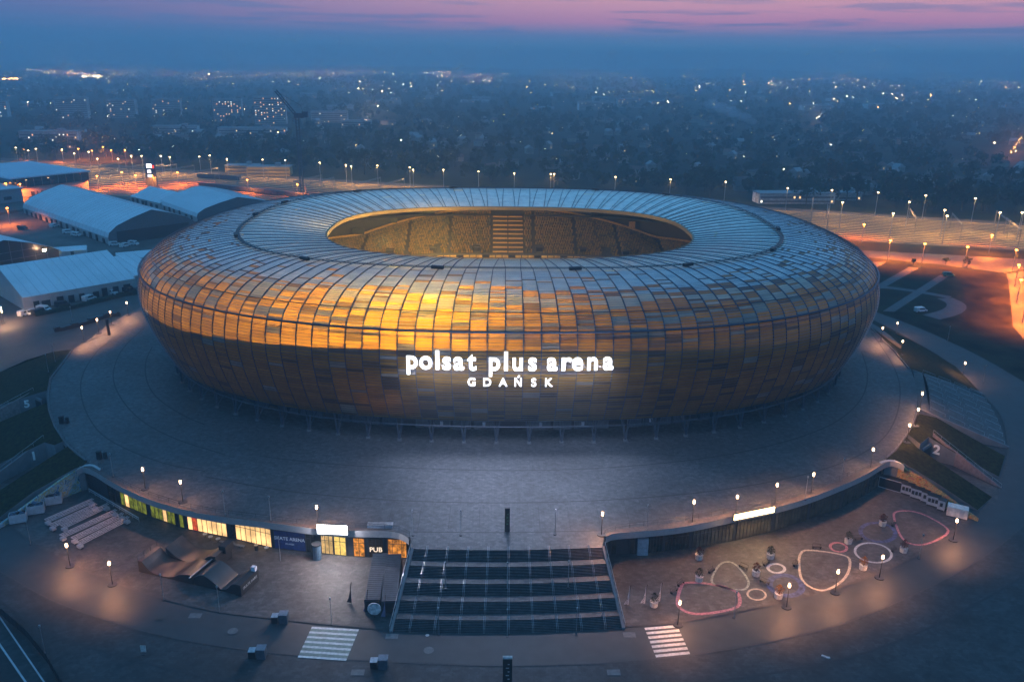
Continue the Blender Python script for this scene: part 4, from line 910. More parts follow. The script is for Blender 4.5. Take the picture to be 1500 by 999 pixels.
# dark twin cabinets on the road edge
def cabinet(px, py, label):
    p = GL(px, py); t = thing('litter_cabinet', p, label, 'cabinet', 'dark twin cabinets beside the road'); b = MB(); b.box((.75, 0, 0), (1.5, 1.4, 1.9), mat('cabinet_grey', (.06, .075, .095), .5)); b.box((.75, 0, 1.9), (1.6, 1.5, .12), mat('cabinet_lid', (.14, .17, .21), .4)); b.build('tall_box', t)
    b = MB(); b.box((-.8, .1, 0), (1.1, 1.2, 1.35), M_dark); b.box((-.8, .1, 1.35), (1.2, 1.3, .1), M_steel); b.build('low_box', t)
cabinet(410, 911, 'dark twin cabinets on the kerb above the green crossing'); cabinet(377, 962, 'dark twin cabinets across the road left of the green crossing'); cabinet(555, 977, 'dark twin cabinets across the road below the stair corner')
# parked dark containers with a tent front left of the stairs
M_cont = mat('container_charcoal', (.035, .042, .055), .5, var=.25, scale=.8)
for k, (a, c, lab) in enumerate((((558, 828), (546, 897), 'left of two long dark containers beside the staircase'), ((578, 829), (571, 899), 'right of two long dark containers beside the staircase'))):
    A_, C_ = GL(*a), GL(*c); m_ = (A_+C_)/2; d = C_-A_; L = np.linalg.norm(d); rz = math.atan2(d[1], d[0]); t = thing('container', m_, lab, 'container', 'dark containers', rz)
    b = MB(); b.box((0, 0, .15), (L, 2.9, 2.7), M_cont)
    for i in range(24): b.box((-L/2+.4+i*(L-.8)/23, 0, 2.85), (.10, 2.8, .04), M_cont)
    b.build('body', t); b = MB(); b.box((L/2+.02, 0, .3), (.08, 2.3, 2.2), M_black); b.build('front_hatch', t)
p = GL(549, 905); t = thing('round_sign', p, 'round pale sign with dark streaks in front of the dark containers', 'sign')
b = MB(); vs = [(1.25*math.cos(a), y, 2.0+1.25*math.sin(a)) for y in (-.08, .08) for a in np.linspace(0, 2*math.pi, 25)[:-1]]
b.mesh(vs, [tuple(range(24))[::-1], tuple(range(24, 48))]+[(i, (i+1) % 24, 24+(i+1) % 24, 24+i) for i in range(24)], mat('round_sign_face', (.55, .50, .50), .5, var=.35, scale=1.4)); b.build('disc', t)
b = MB(); b.tube([(0, .1, 0), (0, .1, 1.2)], .1, M_dark); b.box((0, 0, 0), (1.2, .8, .1), M_dark); b.build('stand', t)
# feather flags
def flag(px, py, h, mt, label, word=None, z=LOW):
    p = G(px, py, z); t = thing('feather_flag', p, label, 'flag', 'feather flags'); b = MB(); b.tube([(0, 0, 0), (0, 0, h*.7), (.18, 0, h)], .045, M_dark, 5); b.build('pole', t)
    b = MB(); pts = [(-.05, h*.97), (-.12, h*.6), (-.45, h*.3), (-.9, .35), (0, .25)]; b.mesh([(x, y, z_) for y in (-.015, .015) for x, z_ in pts], [(4, 3, 2, 1, 0), (5, 6, 7, 8, 9)]+[(i, (i+1) % 5, 5+(i+1) % 5, 5+i) for i in range(5)], mt); fl_ = b.build('cloth', t)
    if word: 
        o = text_obj(word, M_dark, (-.22, -.03, .7), 0, .55, None, 'lettering'); o.parent = fl_; o.rotation_euler = (0, R(-82), 0)
M_flagw = mat('flag_white', (.60, .60, .66), .7, var=.12, scale=2); M_flagd = mat('flag_dark', (.03, .03, .045), .7); M_flagv = mat('flag_violet', (.16, .15, .24), .7)
flag(921, 887, 4.6, M_flagw, 'leftmost white feather flag beside the stair foot, with upright dark letters', 'STADION'); flag(945, 885, 4.4, M_flagw, 'middle white feather flag, left of the nearest planter', 'STADION'); flag(967, 882, 4.4, M_flagw, 'right white feather flag, behind the nearest planter', 'STADION')
flag(515, 884, 4.8, M_flagd, 'narrow black feather flag alone on the open terrace'); flag(539, 897, 5.0, M_flagv, 'violet feather flag at the left side of the dark containers'); flag(565, 905, 5.0, M_flagv, 'violet feather flag between the containers and the stairs')
# planters with shrubs
PL = [(1023.6, 819, 2, 'planter with a red brown shrub nearest the dark units'), (1023.6, 851, 0, 'planter with a green shrub at the corner of the sage triangle'), (957.6, 888, 1, 'planter with dark grass between the white flags'), (1128, 817.8, 0, 'planter with a tall green bush in the warm light'), (1107, 843, 2, 'planter with a sparse red shrub left of the small white ring'), (1140, 876, 3, 'planter with an orange bush inside the blue ring'), (1292, 770, 2, 'planter with a dark red bush at the right rear of the terrace'), (1242, 796, 1, 'planter with a dark green bush above the small pink ring'), (1323, 808.7, 2, 'planter with a small reddish bush beside the large pink triangle'), (1263.7, 834, 3, 'planter with a bright orange bush on the large white ring')]
M_pot = mat('planter_white', (.50, .48, .46), .6, var=.2, scale=3)
for i, (px, py, kd, lab) in enumerate(PL):
    p = GL(px, py); t = thing('planter', p, lab, 'planter', 'white drum planters on the painted terrace'); rr = random.Random(i)
    b = MB(); n_ = 16; prof = [(0, 0), (.72, 0), (.80, 1.05), (.70, 1.05), (.68, .85), (0, .85)]
    vs = [(r_*math.cos(2*math.pi*k/n_), r_*math.sin(2*math.pi*k/n_), z+.14) for r_, z in prof for k in range(n_)]
    b.mesh(vs, [(j*n_+k, j*n_+(k+1) % n_, (j+1)*n_+(k+1) % n_, (j+1)*n_+k) for j in range(5) for k in range(n_)], M_pot); b.build('pot', t)
    b = MB(); 
    for k in range(7): a = rr.random()*6.3; b.tube([(0, 0, .9), (.5*math.cos(a), .5*math.sin(a), 1.9+rr.random()*.9)], .035, M_bark, 4, r2=.01)
    b.build('stems', t); b = MB()
    for k in range(260):
        a = rr.random()*6.3; u = rr.random()**.6; z = 1.2+rr.random()*1.75; w = .95*math.sin(min(1, (z-1.0)/1.9)*math.pi*.85+.3)
        c = np.array([u*w*math.cos(a), u*w*math.sin(a), z]); d = np.array([rr.gauss(0, 1), rr.gauss(0, 1), rr.gauss(.6, .8)]); d /= np.linalg.norm(d); e = np.cross(d, [rr.random(), .3, .2]); e /= np.linalg.norm(e)
        b.face([c-e*.05, c+d*.16-e*.03, c+d*.26, c+e*.07], M_leafc[kd])
    b.build('foliage', t)
# black benches with arched frames
for i, (px, py, rz, lab) in enumerate([(1042, 838, .8, 'dark bench above the sage triangle'), (997, 857, .8, 'dark bench at the upper left of the pink loop'), (987, 868, .8, 'dark bench left of the pink loop'), (1089, 833, -.7, 'dark bench at the right corner of the sage triangle'), (1122, 827, .7, 'dark bench beside the small white ring'), (1120, 855, -.7, 'dark bench between the cream ring and blue ring'), (1196, 804, 0, 'dark bench at the top of the cream triangle'), (1257, 791, .2, 'dark bench right of the dark green planter'), (1309, 807, .8, 'dark bench left of the reddish planter'), (1165, 828, .9, 'dark bench left of the cream triangle'), (1309, 770, .8, 'dark bench behind the large pink triangle')]):
    p = GL(px, py); t = thing('bench', p+[0, 0, .14], lab, 'bench', 'low dark benches on the painted terrace', rz); b = MB(); b.box((0, 0, .42), (1.9, .55, .08), M_black); b.build('seat', t)
    for sx in (-.8, .8):
        b = MB(); b.box((sx, 0, 0), (.08, .5, .42), M_dark); b.build('leg', t)
    b = MB(); b.tube([(-.85, .28, .42), (-.85, .34, .9), (.85, .34, .9), (.85, .28, .42)], .035, M_black, 4); b.build('backrest', t)
# folded white trusses on trolleys
M_truss = mat('white_truss_metal', (.46, .44, .47), .45, .2, var=.1)
TR = [((68, 772), (138, 741)), ((75, 780), (143, 748)), ((92, 781), (160, 748)), ((90, 795), (172, 757)), ((107, 799), (182, 762)), ((115, 806), (190, 767))]
TL = ['rearmost', 'second from the back', 'third from the back', 'fourth from the back', 'second from the front', 'frontmost']
for (a, c), lab in zip(TR, TL):
    A_, C_ = GL(*a), GL(*c); m_ = (A_+C_)/2; d = C_-A_; L = np.linalg.norm(d); t = thing('trolley_truss', m_+[0, 0, .14], lab+' of the six long white folded trusses on the left terrace', 'truss', 'folded white trusses', math.atan2(d[1], d[0]))
    for sy in (-.28, .28):
        for z in (1.0, 1.7):
            b = MB(); b.tube([(-L/2, sy, z), (L/2, sy, z)], .09, M_truss, 4); b.build('chord', t)
    b = MB(); k = int(L/1.1)
    for i in range(k):
        x0, x1 = -L/2+L*i/k, -L/2+L*(i+1)/k; z0, z1 = (1.0, 1.7) if i % 2 else (1.7, 1.0)
        for sy in (-.28, .28): b.tube([(x0, sy, z0), (x1, sy, z1)], .04, M_truss, 3)
        b.tube([(x0, -.35, 1.7), (x0, .35, 1.7)], .04, M_truss, 3)
    b.build('lattice', t)
    for sx in (-1, 1):
        b = MB(); b.box((sx*(L/2-.5), 0, .35), (.9, 1.1, .5), M_truss); b.tube([(sx*(L/2-.5), -.5, .3), (sx*(L/2-.5), .5, .3)], .3, M_dark, 8); b.build('trolley', t)
A_, C_ = GL(131, 722), GL(204, 765); m_ = (A_+C_)/2; d = C_-A_; L = np.linalg.norm(d); b = MB()
b.tube([(-L/2, 0, 1.0), (L/2, 0, 1.0)], .12, M_truss, 5); b.tube([(-L/2, 0, .5), (L/2, 0, .5)], .07, M_truss, 5)
for i in range(9): x = -L/2+L*i/8; b.tube([(x, 0, 0), (x, 0, 1)], .05, M_truss, 4)
o = b.build('long_rail'); o.location = tuple(m_+[0, 0, .14]); o.rotation_euler = (0, 0, math.atan2(d[1], d[0])); tag(o, 'single long pale rail lying behind the folded trusses', 'rail')
# skate ramps
A_, C_ = GL(204, 838), GL(350, 873); d = C_-A_; L = np.linalg.norm(d); d /= L; rz = math.atan2(d[1], d[0]); nn = np.array([-d[1], d[0], 0])
def rampstrip(t, prof, y0, y1, mt, mside, name):
    b = MB(); q = smooth([(x, 0, z) for x, z in prof], 2)
    for i in range(len(q)-1):
        p, r_ = q[i], q[i+1]
        b.face([(p[0], y0, p[2]), (r_[0], y0, r_[2]), (r_[0], y1, r_[2]), (p[0], y1, p[2])], mt)
        for y in (y0, y1): b.face([(p[0], y, 0), (r_[0], y, 0), (r_[0], y, r_[2]), (p[0], y, p[2])], mside)
    for p in (q[0], q[-1]): b.face([(p[0], y0, 0), (p[0], y1, 0), (p[0], y1, p[2]), (p[0], y0, p[2])], mside)
    return b.build(name, t)
M_wood2 = mat('dark_ply', (.028, .034, .038), .35, var=.25, scale=.5); M_wood3 = mat('tan_ply', (.085, .055, .04), .35, var=.25, scale=.5)
t = thing('skate_ramp', A_+[0, 0, .14], 'brown wooden half pipe with raised ends on the left terrace', 'skate ramp', rz=rz)
L1 = L*.56
rampstrip(t, [(0, 2.5), (1.0, 2.5), (1.01, 2.5), (2.4, .9), (4.0, .25), (6.5, .25), (8.5, .7), (9.6, 1.5), (L1-1.2, 2.0), (L1, 2.0)], 0, 5.5, M_wood, M_black, 'riding_surface')
rampstrip(t, [(2.0, 2.6), (4.2, .9), (6, .3), (8.5, .3), (10.6, 1.2), (L1-.6, 2.9), (L1+1.0, 3.0)], 5.55, 10.5, M_wood3, M_black, 'rear_riding_surface')
b = MB(); b.box((.5, 2.7, 2.5), (1.0, 5.4, .08), M_wood); 
for y in (0, 1.8, 3.6, 5.4): b.tube([(.05, y, 2.5), (.05, y, 3.6)], .04, M_dark, 4)
b.tube([(.05, 0, 3.6), (.05, 5.4, 3.6)], .04, M_dark, 4); b.build('end_platform', t)
b = MB(); b.box((L1+.9, 9.2, 2.4), (1.6, 2.6, 1.5), M_black); b.build('rear_box', t)
t2 = thing('skate_ramp', A_+d*L1+[0, 0, .14], 'dark humped skate ramp ending in a lettered platform', 'skate ramp', rz=rz); L2 = L-L1
rampstrip(t2, [(0, 1.4), (1.2, 2.3), (2.4, 2.7), (4.0, 1.9), (6.2, .35), (L2-4.2, .25), (L2-2.6, .7), (L2-1.4, 2.2), (L2, 2.3)], .1, 5.4, M_wood2, M_black, 'riding_surface')
b = MB(); b.box((L2+.05, 2.7, 0), (1.3, 5.6, 2.45), M_black); b.build('platform', t2)
b = MB(); b.box((.2, 4, 2.3), (.25, 10.5, .12), M_steel); b.build('coping', t2)
o = text_obj('SKATE PARK', M_white, (L2+.75, 2.7, 1.1), R(90), .8, t2, 'lettering')
b = MB(); b.box((L2+.2, 4.9, 2.45), (.9, .7, .9), M_flagw); b.build('speaker_box', t2)
# white bins at the left mural and machines at the right one
M_bin = mat('bin_white', (.40, .43, .47), .6, var=.1, scale=1)
for (px, py, lab) in ((28, 765, 'leftmost'), (54, 752, 'middle'), (80, 738, 'rightmost')):
    p = GL(px, py); t = thing('waste_container', p+[0, 0, .14], lab+' of three open white waste containers along the left mural', 'waste container', 'white waste containers', R(22)); b = MB()
    w, dd, h = 3.2, 1.8, 2.0
    for (x, y, sx, sy) in ((0, -dd/2, w, .08), (0, dd/2, w, .08), (-w/2, 0, .08, dd), (w/2, 0, .08, dd)): b.box((x, y, .2), (sx+.02, sy, h), M_bin)
    b.box((0, 0, .2), (w, dd, .1), M_bin); b.build('body', t); rr = random.Random(px)
    b = MB()
    for k in range(14): b.box((rr.uniform(-1.3, 1.3), rr.uniform(-.6, .6), 1.7+rr.random()*.4), (.6, .5, .4), M_dark if k % 2 else mat('waste_blue', (.06, .10, .16), .8), rr.random()*3)
    b.build('waste', t)
    b = MB()
    for x in (-1.3, 1.3): b.tube([(x, -.7, .12), (x, .7, .12)], .13, M_black, 6)
    b.build('wheel', t)
for i, (px, py, w, lab) in enumerate([(1328, 724, 2.6, 'first white food kiosk right of the black container'), (1342, 730, 2.6, 'second white food kiosk along the right mural'), (1354, 735, 1.5, 'narrow white kiosk in the middle of the row at the right mural'), (1366, 741, 2.6, 'fourth white kiosk along the right mural'), (1378, 747, 1.5, 'last narrow white kiosk in the row at the right mural')]):
    p = GL(px, py); t = thing('kiosk', p+[0, 0, .14], lab, 'kiosk', 'white kiosks along the right mural', R(-38)); b = MB(); b.box((0, 0, .1), (w, 1.5, 2.5), M_bin); b.box((0, 0, 2.6), (w+.2, 1.7, .1), M_dark); b.build('body', t)
    k = 3 if w > 2 else 1
    for j in range(k):
        b = MB(); b.box(((j-(k-1)/2)*.75, -.77, 1.1), (.58, .06, .9), M_black); b.build('window', t)
    b = MB(); b.box((0, -.8, .1), (w*.9, .05, .25), M_dark); b.build('base_grille', t)
p = GL(1307, 716); t = thing('container', p+[0, 0, .14], 'black open fronted container with pale frame at the corner of the right mural', 'container', rz=R(-38)); b = MB(); b.box((0, 0, 0), (6.0, 2.2, 2.6), M_black)
b.build('body', t); b = MB()
for z in (0, 2.55): b.box((0, -1.15, z), (6.1, .1, .14), M_bin)
for x in (-3, 3): b.box((x, -1.15, 0), (.14, .1, 2.6), M_bin)
b.build('frame', t)
p = GL(1401, 756); t = thing('container', p+[0, 0, .14], 'white box container at the lower end of the right mural', 'container', rz=R(-30)); b = MB(); b.box((0, 0, .15), (4.2, 2.3, 2.2), mat('container_cream', (.62, .58, .54), .6)); b.build('body', t)
b = MB(); b.box((.9, -1.17, .3), (.9, .05, 1.8), M_bin); b.build('door', t)
# things outside the shops
for (px, py, lab, kd) in [(293+8, 787, 'small cafe table outside the lit shop left of the door', 0), (309, 791, 'cafe table outside the lit shop', 0), (320, 794, 'cafe table by the long low bench', 0), (376, 806, 'dark round bin before the glass doors', 1), (391, 807, 'small pale cafe table right of the dark bin', 0)]:
    p = GL(px, py); t = thing('bin' if kd else 'cafe_table', p+[0, 0, .14], lab, 'bin' if kd else 'table'); b = MB()
    if kd: b.tube([(0, 0, 0), (0, 0, 1.1)], .4, M_black, 10); b.build('drum', t); b = MB(); b.tube([(0, 0, 1.1), (0, 0, 1.2)], .44, M_steel, 10); b.build('lid', t)
    else: b.tube([(0, 0, .72), (0, 0, .78)], .5, M_white, 10); b.build('tabletop', t); b = MB(); b.tube([(0, 0, 0), (0, 0, .72)], .05, M_dark, 5); b.mesh(*disc(.3, .05), M_dark); b.build('pedestal', t)
A_, C_ = GL(322, 796), GL(358, 803.5); m_ = (A_+C_)/2; d = C_-A_; t = thing('bench', m_+[0, 0, .14], 'long low pale bench before the lit shops', 'bench', rz=math.atan2(d[1], d[0])); b = MB(); b.box((0, 0, .35), (np.linalg.norm(d), .7, .15), M_conc); b.build('seat', t)
for sx in (-2, 0, 2):
    b = MB(); b.box((sx, 0, 0), (.3, .6, .35), M_conc); b.build('leg', t)
p = GL(467, 814); t = thing('round_kiosk', p+[0, 0, .14], 'blue grey round advertising column under the white light box', 'column'); b = MB(); b.tube([(0, -1.2, 0), (0, -1.2, 3.3)], .85, mat('column_blue', (.07, .12, .17), .5), 14); b.build('drum', t); b = MB(); b.tube([(0, -1.2, 3.3), (0, -1.2, 3.55)], 1.0, M_dark, 14); b.build('cap', t)
p = GL(211, 958); t = thing('notice_stand', p, 'small white notice board standing on the lower left apron', 'notice'); b = MB(); b.box((0, 0, .5), (.9, .08, 1.3), M_white); b.build('board', t); b = MB(); b.box((0, 0, 0), (.7, .6, .08), M_dark); b.tube([(0, 0, 0), (0, 0, .6)], .05, M_dark, 4); b.build('foot', t)
p = GL(1209, 962); b = MB(); b.box((0, 0, 0), (1.3, .4, .12), M_white, -.6); b.box((.45, -.25, 0), (.5, .35, .1), M_white, .3); o = b.build('litter_scrap'); o.location = tuple(p+[0, 0, .03]); tag(o, 'white scrap lying on the lower right apron', 'litter')
# dark hedge-like fence and kerbed strip lower left
q = resample([GL(*p) for p in [(-60, 850), (0, 900), (40, 935), (70, 972), (92, 1010)]], 1.6); c0 = q[len(q)//2]; t = thing('mesh_fence', c0, 'dark mesh fence running out of the lower left corner', 'fence')
b = MB()
for p in q: b.tube([p-c0, p-c0+[0, 0, 2]], .06, M_dark, 4)
b.build('post_row', t); b = MB()
for i in range(len(q)-1): b.face([q[i]-c0+[0, 0, .1], q[i+1]-c0+[0, 0, .1], q[i+1]-c0+[0, 0, 1.9], q[i]-c0+[0, 0, 1.9]], M_dark)
b.build('mesh_panels', t)
b = MB(); b.strip([GL(*p) for p in [(-60, 830), (0, 905), (65, 1000), (90, 1040)]], .25, M_truss, .2); b.strip([GL(*p) for p in [(-60, 870), (0, 945), (38, 1000), (60, 1035)]], .3, M_truss, .2); struct(b, 'edge_strips')
b = MB(); b.face([GL(*p)+[0, 0, .1] for p in [(-90, 870), (0, 950), (36, 1003), (60, 1060), (-200, 1100)]], mat('dark_track_bed', (.03, .028, .03), .9)); struct(b, 'track_bed')
# small people waiting on the plaza edge left
for i, (px, py, z, lab) in enumerate([(81, 545, 0, 'dark litter bin on the left plaza rim'), (146, 672, 0, 'dark litter bin above the left canopy end')]):
    p = G(px+ (10 if i == 0 else 0), py+(75 if i == 0 else 0), z); b = MB(); b.box((0, 0, 0), (1.0, .9, 1.9), M_dark, 0, .92); b.box((1.3, .2, 0), (.7, .7, 1.6), M_black, 0, .92); b.box((0, 0, 1.9), (1.1, 1, .1), M_black); o = b.build('litter_bin'); o.location = tuple(p); tag(o, lab, 'bin')
# monument post on left approach
p = G(160, 491, 0); b = MB(); b.box((0, 0, 0), (.8, .5, 5.5), M_black); b.box((0, 0, 5.5), (.9, .6, .15), M_dark); o = b.build('slim_pylon'); o.location = tuple(p); tag(o, 'slim black pylon on the orange lit left approach', 'pylon')
# ------------------------------------------------------------------ roads, parking and railway outside the plaza
M_road2 = mat('worn_road', (.058, .054, .052), .7, var=.15, scale=.15); M_path = mat('parking_setts', (.062, .068, .075), .7, var=.12, scale=.4); M_ball = mat('track_ballast', (.075, .062, .05), .9, var=.3, scale=.12)
M_verge = mat('dark_verge', (.016, .020, .009), .95, var=.45, scale=.1, spec=.1); M_soil = mat('brown_verge', (.026, .020, .011), .95, var=.5, scale=.12, spec=.1)
def flat(polys, mt, name, dz):
    b = MB()
    for pl in polys: b.face([GL(*p)+[0, 0, dz] for p in pl], mt)
    return struct(b, name)
flat([[(-200, 470), (0, 436), (215, 415), (215, 470), (105, 512), (0, 547), (-200, 600)], [(-120, 300), (0, 280), (0, 262), (135, 262), (230, 262), (330, 285), (330, 300), (130, 285), (130, 292), (0, 312), (-120, 330)]], M_road2, 'left_approach_roads', .03)
flat([[(-200, 330), (0, 316), (140, 292), (420, 300), (420, 420), (0, 470), (-200, 480)]], mat('yard_surface', (.07, .065, .058), .85, var=.4, scale=.08), 'fair_yard', .015)
flat([[(1240, 357), (1260, 367), (1380, 373), (1500, 380), (1620, 386), (1620, 408), (1500, 397), (1478, 401), (1380, 388), (1268, 377), (1240, 373)], [(1474, 399), (1500, 395), (1540, 500), (1500, 497), (1484, 478), (1478, 420)]], M_road2, 'orange_lit_road', .04)
flat([[(1240, 380), (1268, 379), (1474, 402), (1480, 440), (1486, 482), (1530, 540), (1600, 620), (1500, 558), (1436, 520), (1352, 481), (1282, 456), (1240, 440)]], M_soil, 'rough_verge', .012)
flat([[(1270, 383), (1320, 384), (1405, 398), (1412, 432), (1405, 470), (1340, 470), (1282, 455)]], M_verge, 'parking_lawn', .03)
flat([[(1276, 384), (1298, 384), (1278, 396), (1270, 396)], [(1332, 391), (1346, 393), (1298, 420), (1272, 430), (1270, 420), (1286, 417)], [(1377, 403), (1390, 405), (1310, 457), (1293, 456)]], M_path, 'parking_paths', .05)
b = MB(); b.strip(smooth([GL(*p) for p in [(1276, 421), (1300, 421), (1350, 428), (1392, 436)]], 2), 4.5, M_path, .062); b.strip(smooth([GL(*p) for p in [(1384, 437), (1404, 446), (1396, 457), (1364, 465)]], 2), 7.5, M_path, .056); struct(b, 'parking_cross_paths')
y0a, y0b = GL(110, 243), GL(1600, 338); y1a, y1b = GL(180, 290), GL(1600, 372)
def yl(u, s, ext=0): a = y0a*(1-u)+y1a*u; c = y0b*(1-u)+y1b*u; return a+(c-a)*s
b = MB(); b.face([yl(-.15, -.3)+[0, 0, .02], yl(1.03, -.3)+[0, 0, .02], yl(1.03, 1.1)+[0, 0, .02], yl(-.15, 1.1)+[0, 0, .02]], M_ball); struct(b, 'railway_ballast')
b = MB(); b.face([yl(-.55, -.3)+[0, 0, .015], yl(-.16, -.3)+[0, 0, .015], yl(-.16, 1.1)+[0, 0, .015], yl(-.55, 1.1)+[0, 0, .015]], M_verge); struct(b, 'railway_verge')
M_rail = mat('gold_glint_rail', (.62, .44, .24), .5, 0); M_slp = mat('sleeper_dark', (.04, .035, .03), .9)  # diffuse gold stands in for lamp light glinting off the steel rails
b = MB()
for i in range(15):
    u = (i+.3)/15; p0, p1 = yl(u, -.3)+[0, 0, .05], yl(u, 1.1)+[0, 0, .05]; b.strip([p0, p1], 3.0, M_slp if i % 3 else M_ball, .02)
    for sgn in (-1, 1):
        d = (p1-p0)/np.linalg.norm(p1-p0); q = np.array([-d[1], d[0], 0])*.75*sgn
        b.box(tuple((p0+p1)/2+q+[0, 0, .05]), (np.linalg.norm(p1-p0), .26, .22), M_rail, math.atan2(d[1], d[0]))
struct(b, 'railway_tracks')
rd = (y0b-y0a)/np.linalg.norm(y0b-y0a); rz_r = math.atan2(rd[1], rd[0])
# wagons of a parked train, one thing each
M_wag = mat('wagon_blue_grey', (.045, .06, .09), .5, var=.2); first = None
A_, C_ = GL(293, 274), GL(448, 291); k = 17
for i in range(k):
    p = A_+(C_-A_)*(i+.5)/k; d = C_-A_
    if first is None:
        t = first = thing('goods_wagon', p, 'dark goods wagon in the long train behind the tents', 'wagon', 'wagons of the parked goods train', math.atan2(d[1], d[0])); w = np.linalg.norm(d)/k*.93
        b = MB(); b.box((0, 0, 1.0), (w, 2.9, 2.6), M_wag); b.build('body', t); b = MB(); b.box((0, 0, .35), (w*.9, 2.2, .65), M_black); b.build('underframe', t)
    else: dup(first, p)
for i in range(3):
    p = GL(306+i*15, 262+i*1.0); t = thing('railcar', p, ['left', 'middle', 'right'][i]+' of three dark railcars standing in the yard', 'railcar', 'dark railcars', rz_r); b = MB(); b.box((0, 0, 1), (22, 2.9, 3), M_wag, 0, .97); b.build('body', t); b = MB(); b.box((0, 0, .3), (20, 2.2, .7), M_black); b.build('underframe', t)
# yard masts and road lamps
def mast(h, mt, name):
    t = thing(name, (0, 0, 0), 'mast', 'lamp mast'); b = MB(); b.tube([(0, 0, 0), (0, 0, h)], .26, M_steel, 5, r2=.16); b.build('mast', t); b = MB(); b.box((0, 0, h), (.9, .7, .5), mt); b.build('lamp_head', t); return t
mw = mast(16, emis('mast_white', (1, .66, .32), 16), 'yard_lamp_mast'); mo = mast(10, emis('mast_orange', (1, .34, .05), 22), 'road_lamp'); uw = uo = True
YW = [(1150, 311), (1214, 314), (1229, 335), (1281, 318), (1302, 354), (1350, 323), (1377, 348), (1380, 358), (1422, 328), (1457, 352), (1489, 352), (1495, 334), (239, 257), (252, 259), (295, 258), (310, 256), (335, 262), (387, 263), (420, 264), (470, 268), (508, 272), (516, 274), (554, 273), (601, 276), (606, 280), (28, 243), (46, 248), (57, 245), (95, 246), (113, 253), (134, 250), (147, 262), (177, 262), (196, 257), (211, 257), (650, 280), (701, 283), (753, 286), (806, 287), (811, 287), (1326, 334), (900, 292), (980, 296), (1060, 300)]
YO = [(1262, 355), (1448, 372), (1483, 396), (1486, 420), (1489, 444), (1497, 474), (1300, 381), (1350, 386), (1412, 391), (1530, 398), (12, 290), (33, 291), (181, 272), (201, 277), (225, 277), (262, 272), (364, 284), (437, 291), (93, 237), (117, 234), (137, 237), (153, 231), (165, 236), (185, 236), (38, 235), (15, 330), (145, 278), (1540, 425)]
for i, (px, py) in enumerate(YW):
    p = GL(px, py); lab = 'tall lamp mast in the railway yard to the right of the arena' if px > 1120 else ('tall lamp mast showing just over the back rim of the arena' if px > 620 else 'tall lamp mast in the railway yard behind the tents')
    if uw: o = mw; o.location = tuple(p); uw = False
    else: o = dup(mw, p)
    o['label'] = lab; o['group'] = lab.replace('lamp mast', 'lamp masts')
    light('mast_light', 'SPOT', (0, 0, 15.8), 19000 if py > 240 else 4000, (1, .55, .17), .5, o)
for i, (px, py) in enumerate(YO):
    p = GL(px, py); lab = 'orange street lamp along the road right of the arena' if px > 1200 else ('orange street lamp in the residential cluster beyond the hall' if py < 240 else 'orange street lamp between the tents and the railway yard')
    if uo: o = mo; o.location = tuple(p); uo = False
    else: o = dup(mo, p)
    o['label'] = lab; o['group'] = 'orange street lamps right of the arena' if px > 1200 else ('orange lamps beyond the hall' if py < 240 else 'orange lamps by the tents')
    light('road_light', 'SPOT', (0, 0, 9.8), 76000 if px > 1200 else 36000 if 200 < px < 280 else 15000, (1, .21, .015), .4, o)
# overhead line gantries
M_gan = mat('gantry_steel', (.30, .27, .24), .5, .4); gp = None
for px, py, w in [(236, 262, 34), (262, 264, 40), (298, 268, 40), (340, 270, 46), (372, 272, 46), (452, 280, 44), (470, 284, 40), (540, 284, 60), (575, 286, 50), (1188, 318, 30), (1210, 330, 34), (1334, 336, 36), (1398, 344, 36), (1465, 340, 44), (1480, 352, 44), (160, 258, 34), (190, 262, 40), (217, 262, 40)]:
    p = GL(px, py)
    if gp is None:
        gp = t = thing('catenary_gantry', p, 'pale lattice gantry spanning the railway tracks', 'gantry', 'gantries over the railway', rz_r+R(90)); b = MB()
        for sx in (-20, 20): b.tube([(sx, 0, 0), (sx, 0, 10)], .22, M_gan, 4)
        b.build('posts', t); b = MB()
        for z in (9.2, 10): b.tube([(-20, 0, z), (20, 0, z)], .16, M_gan, 4)
        for k in range(12): b.tube([(-20+k*3.33, 0, 9.2 if k % 2 else 10), (-20+(k+1)*3.33, 0, 10 if k % 2 else 9.2)], .1, M_gan, 3)
        b.build('lattice_beam', t)
    else: dup(gp, p)
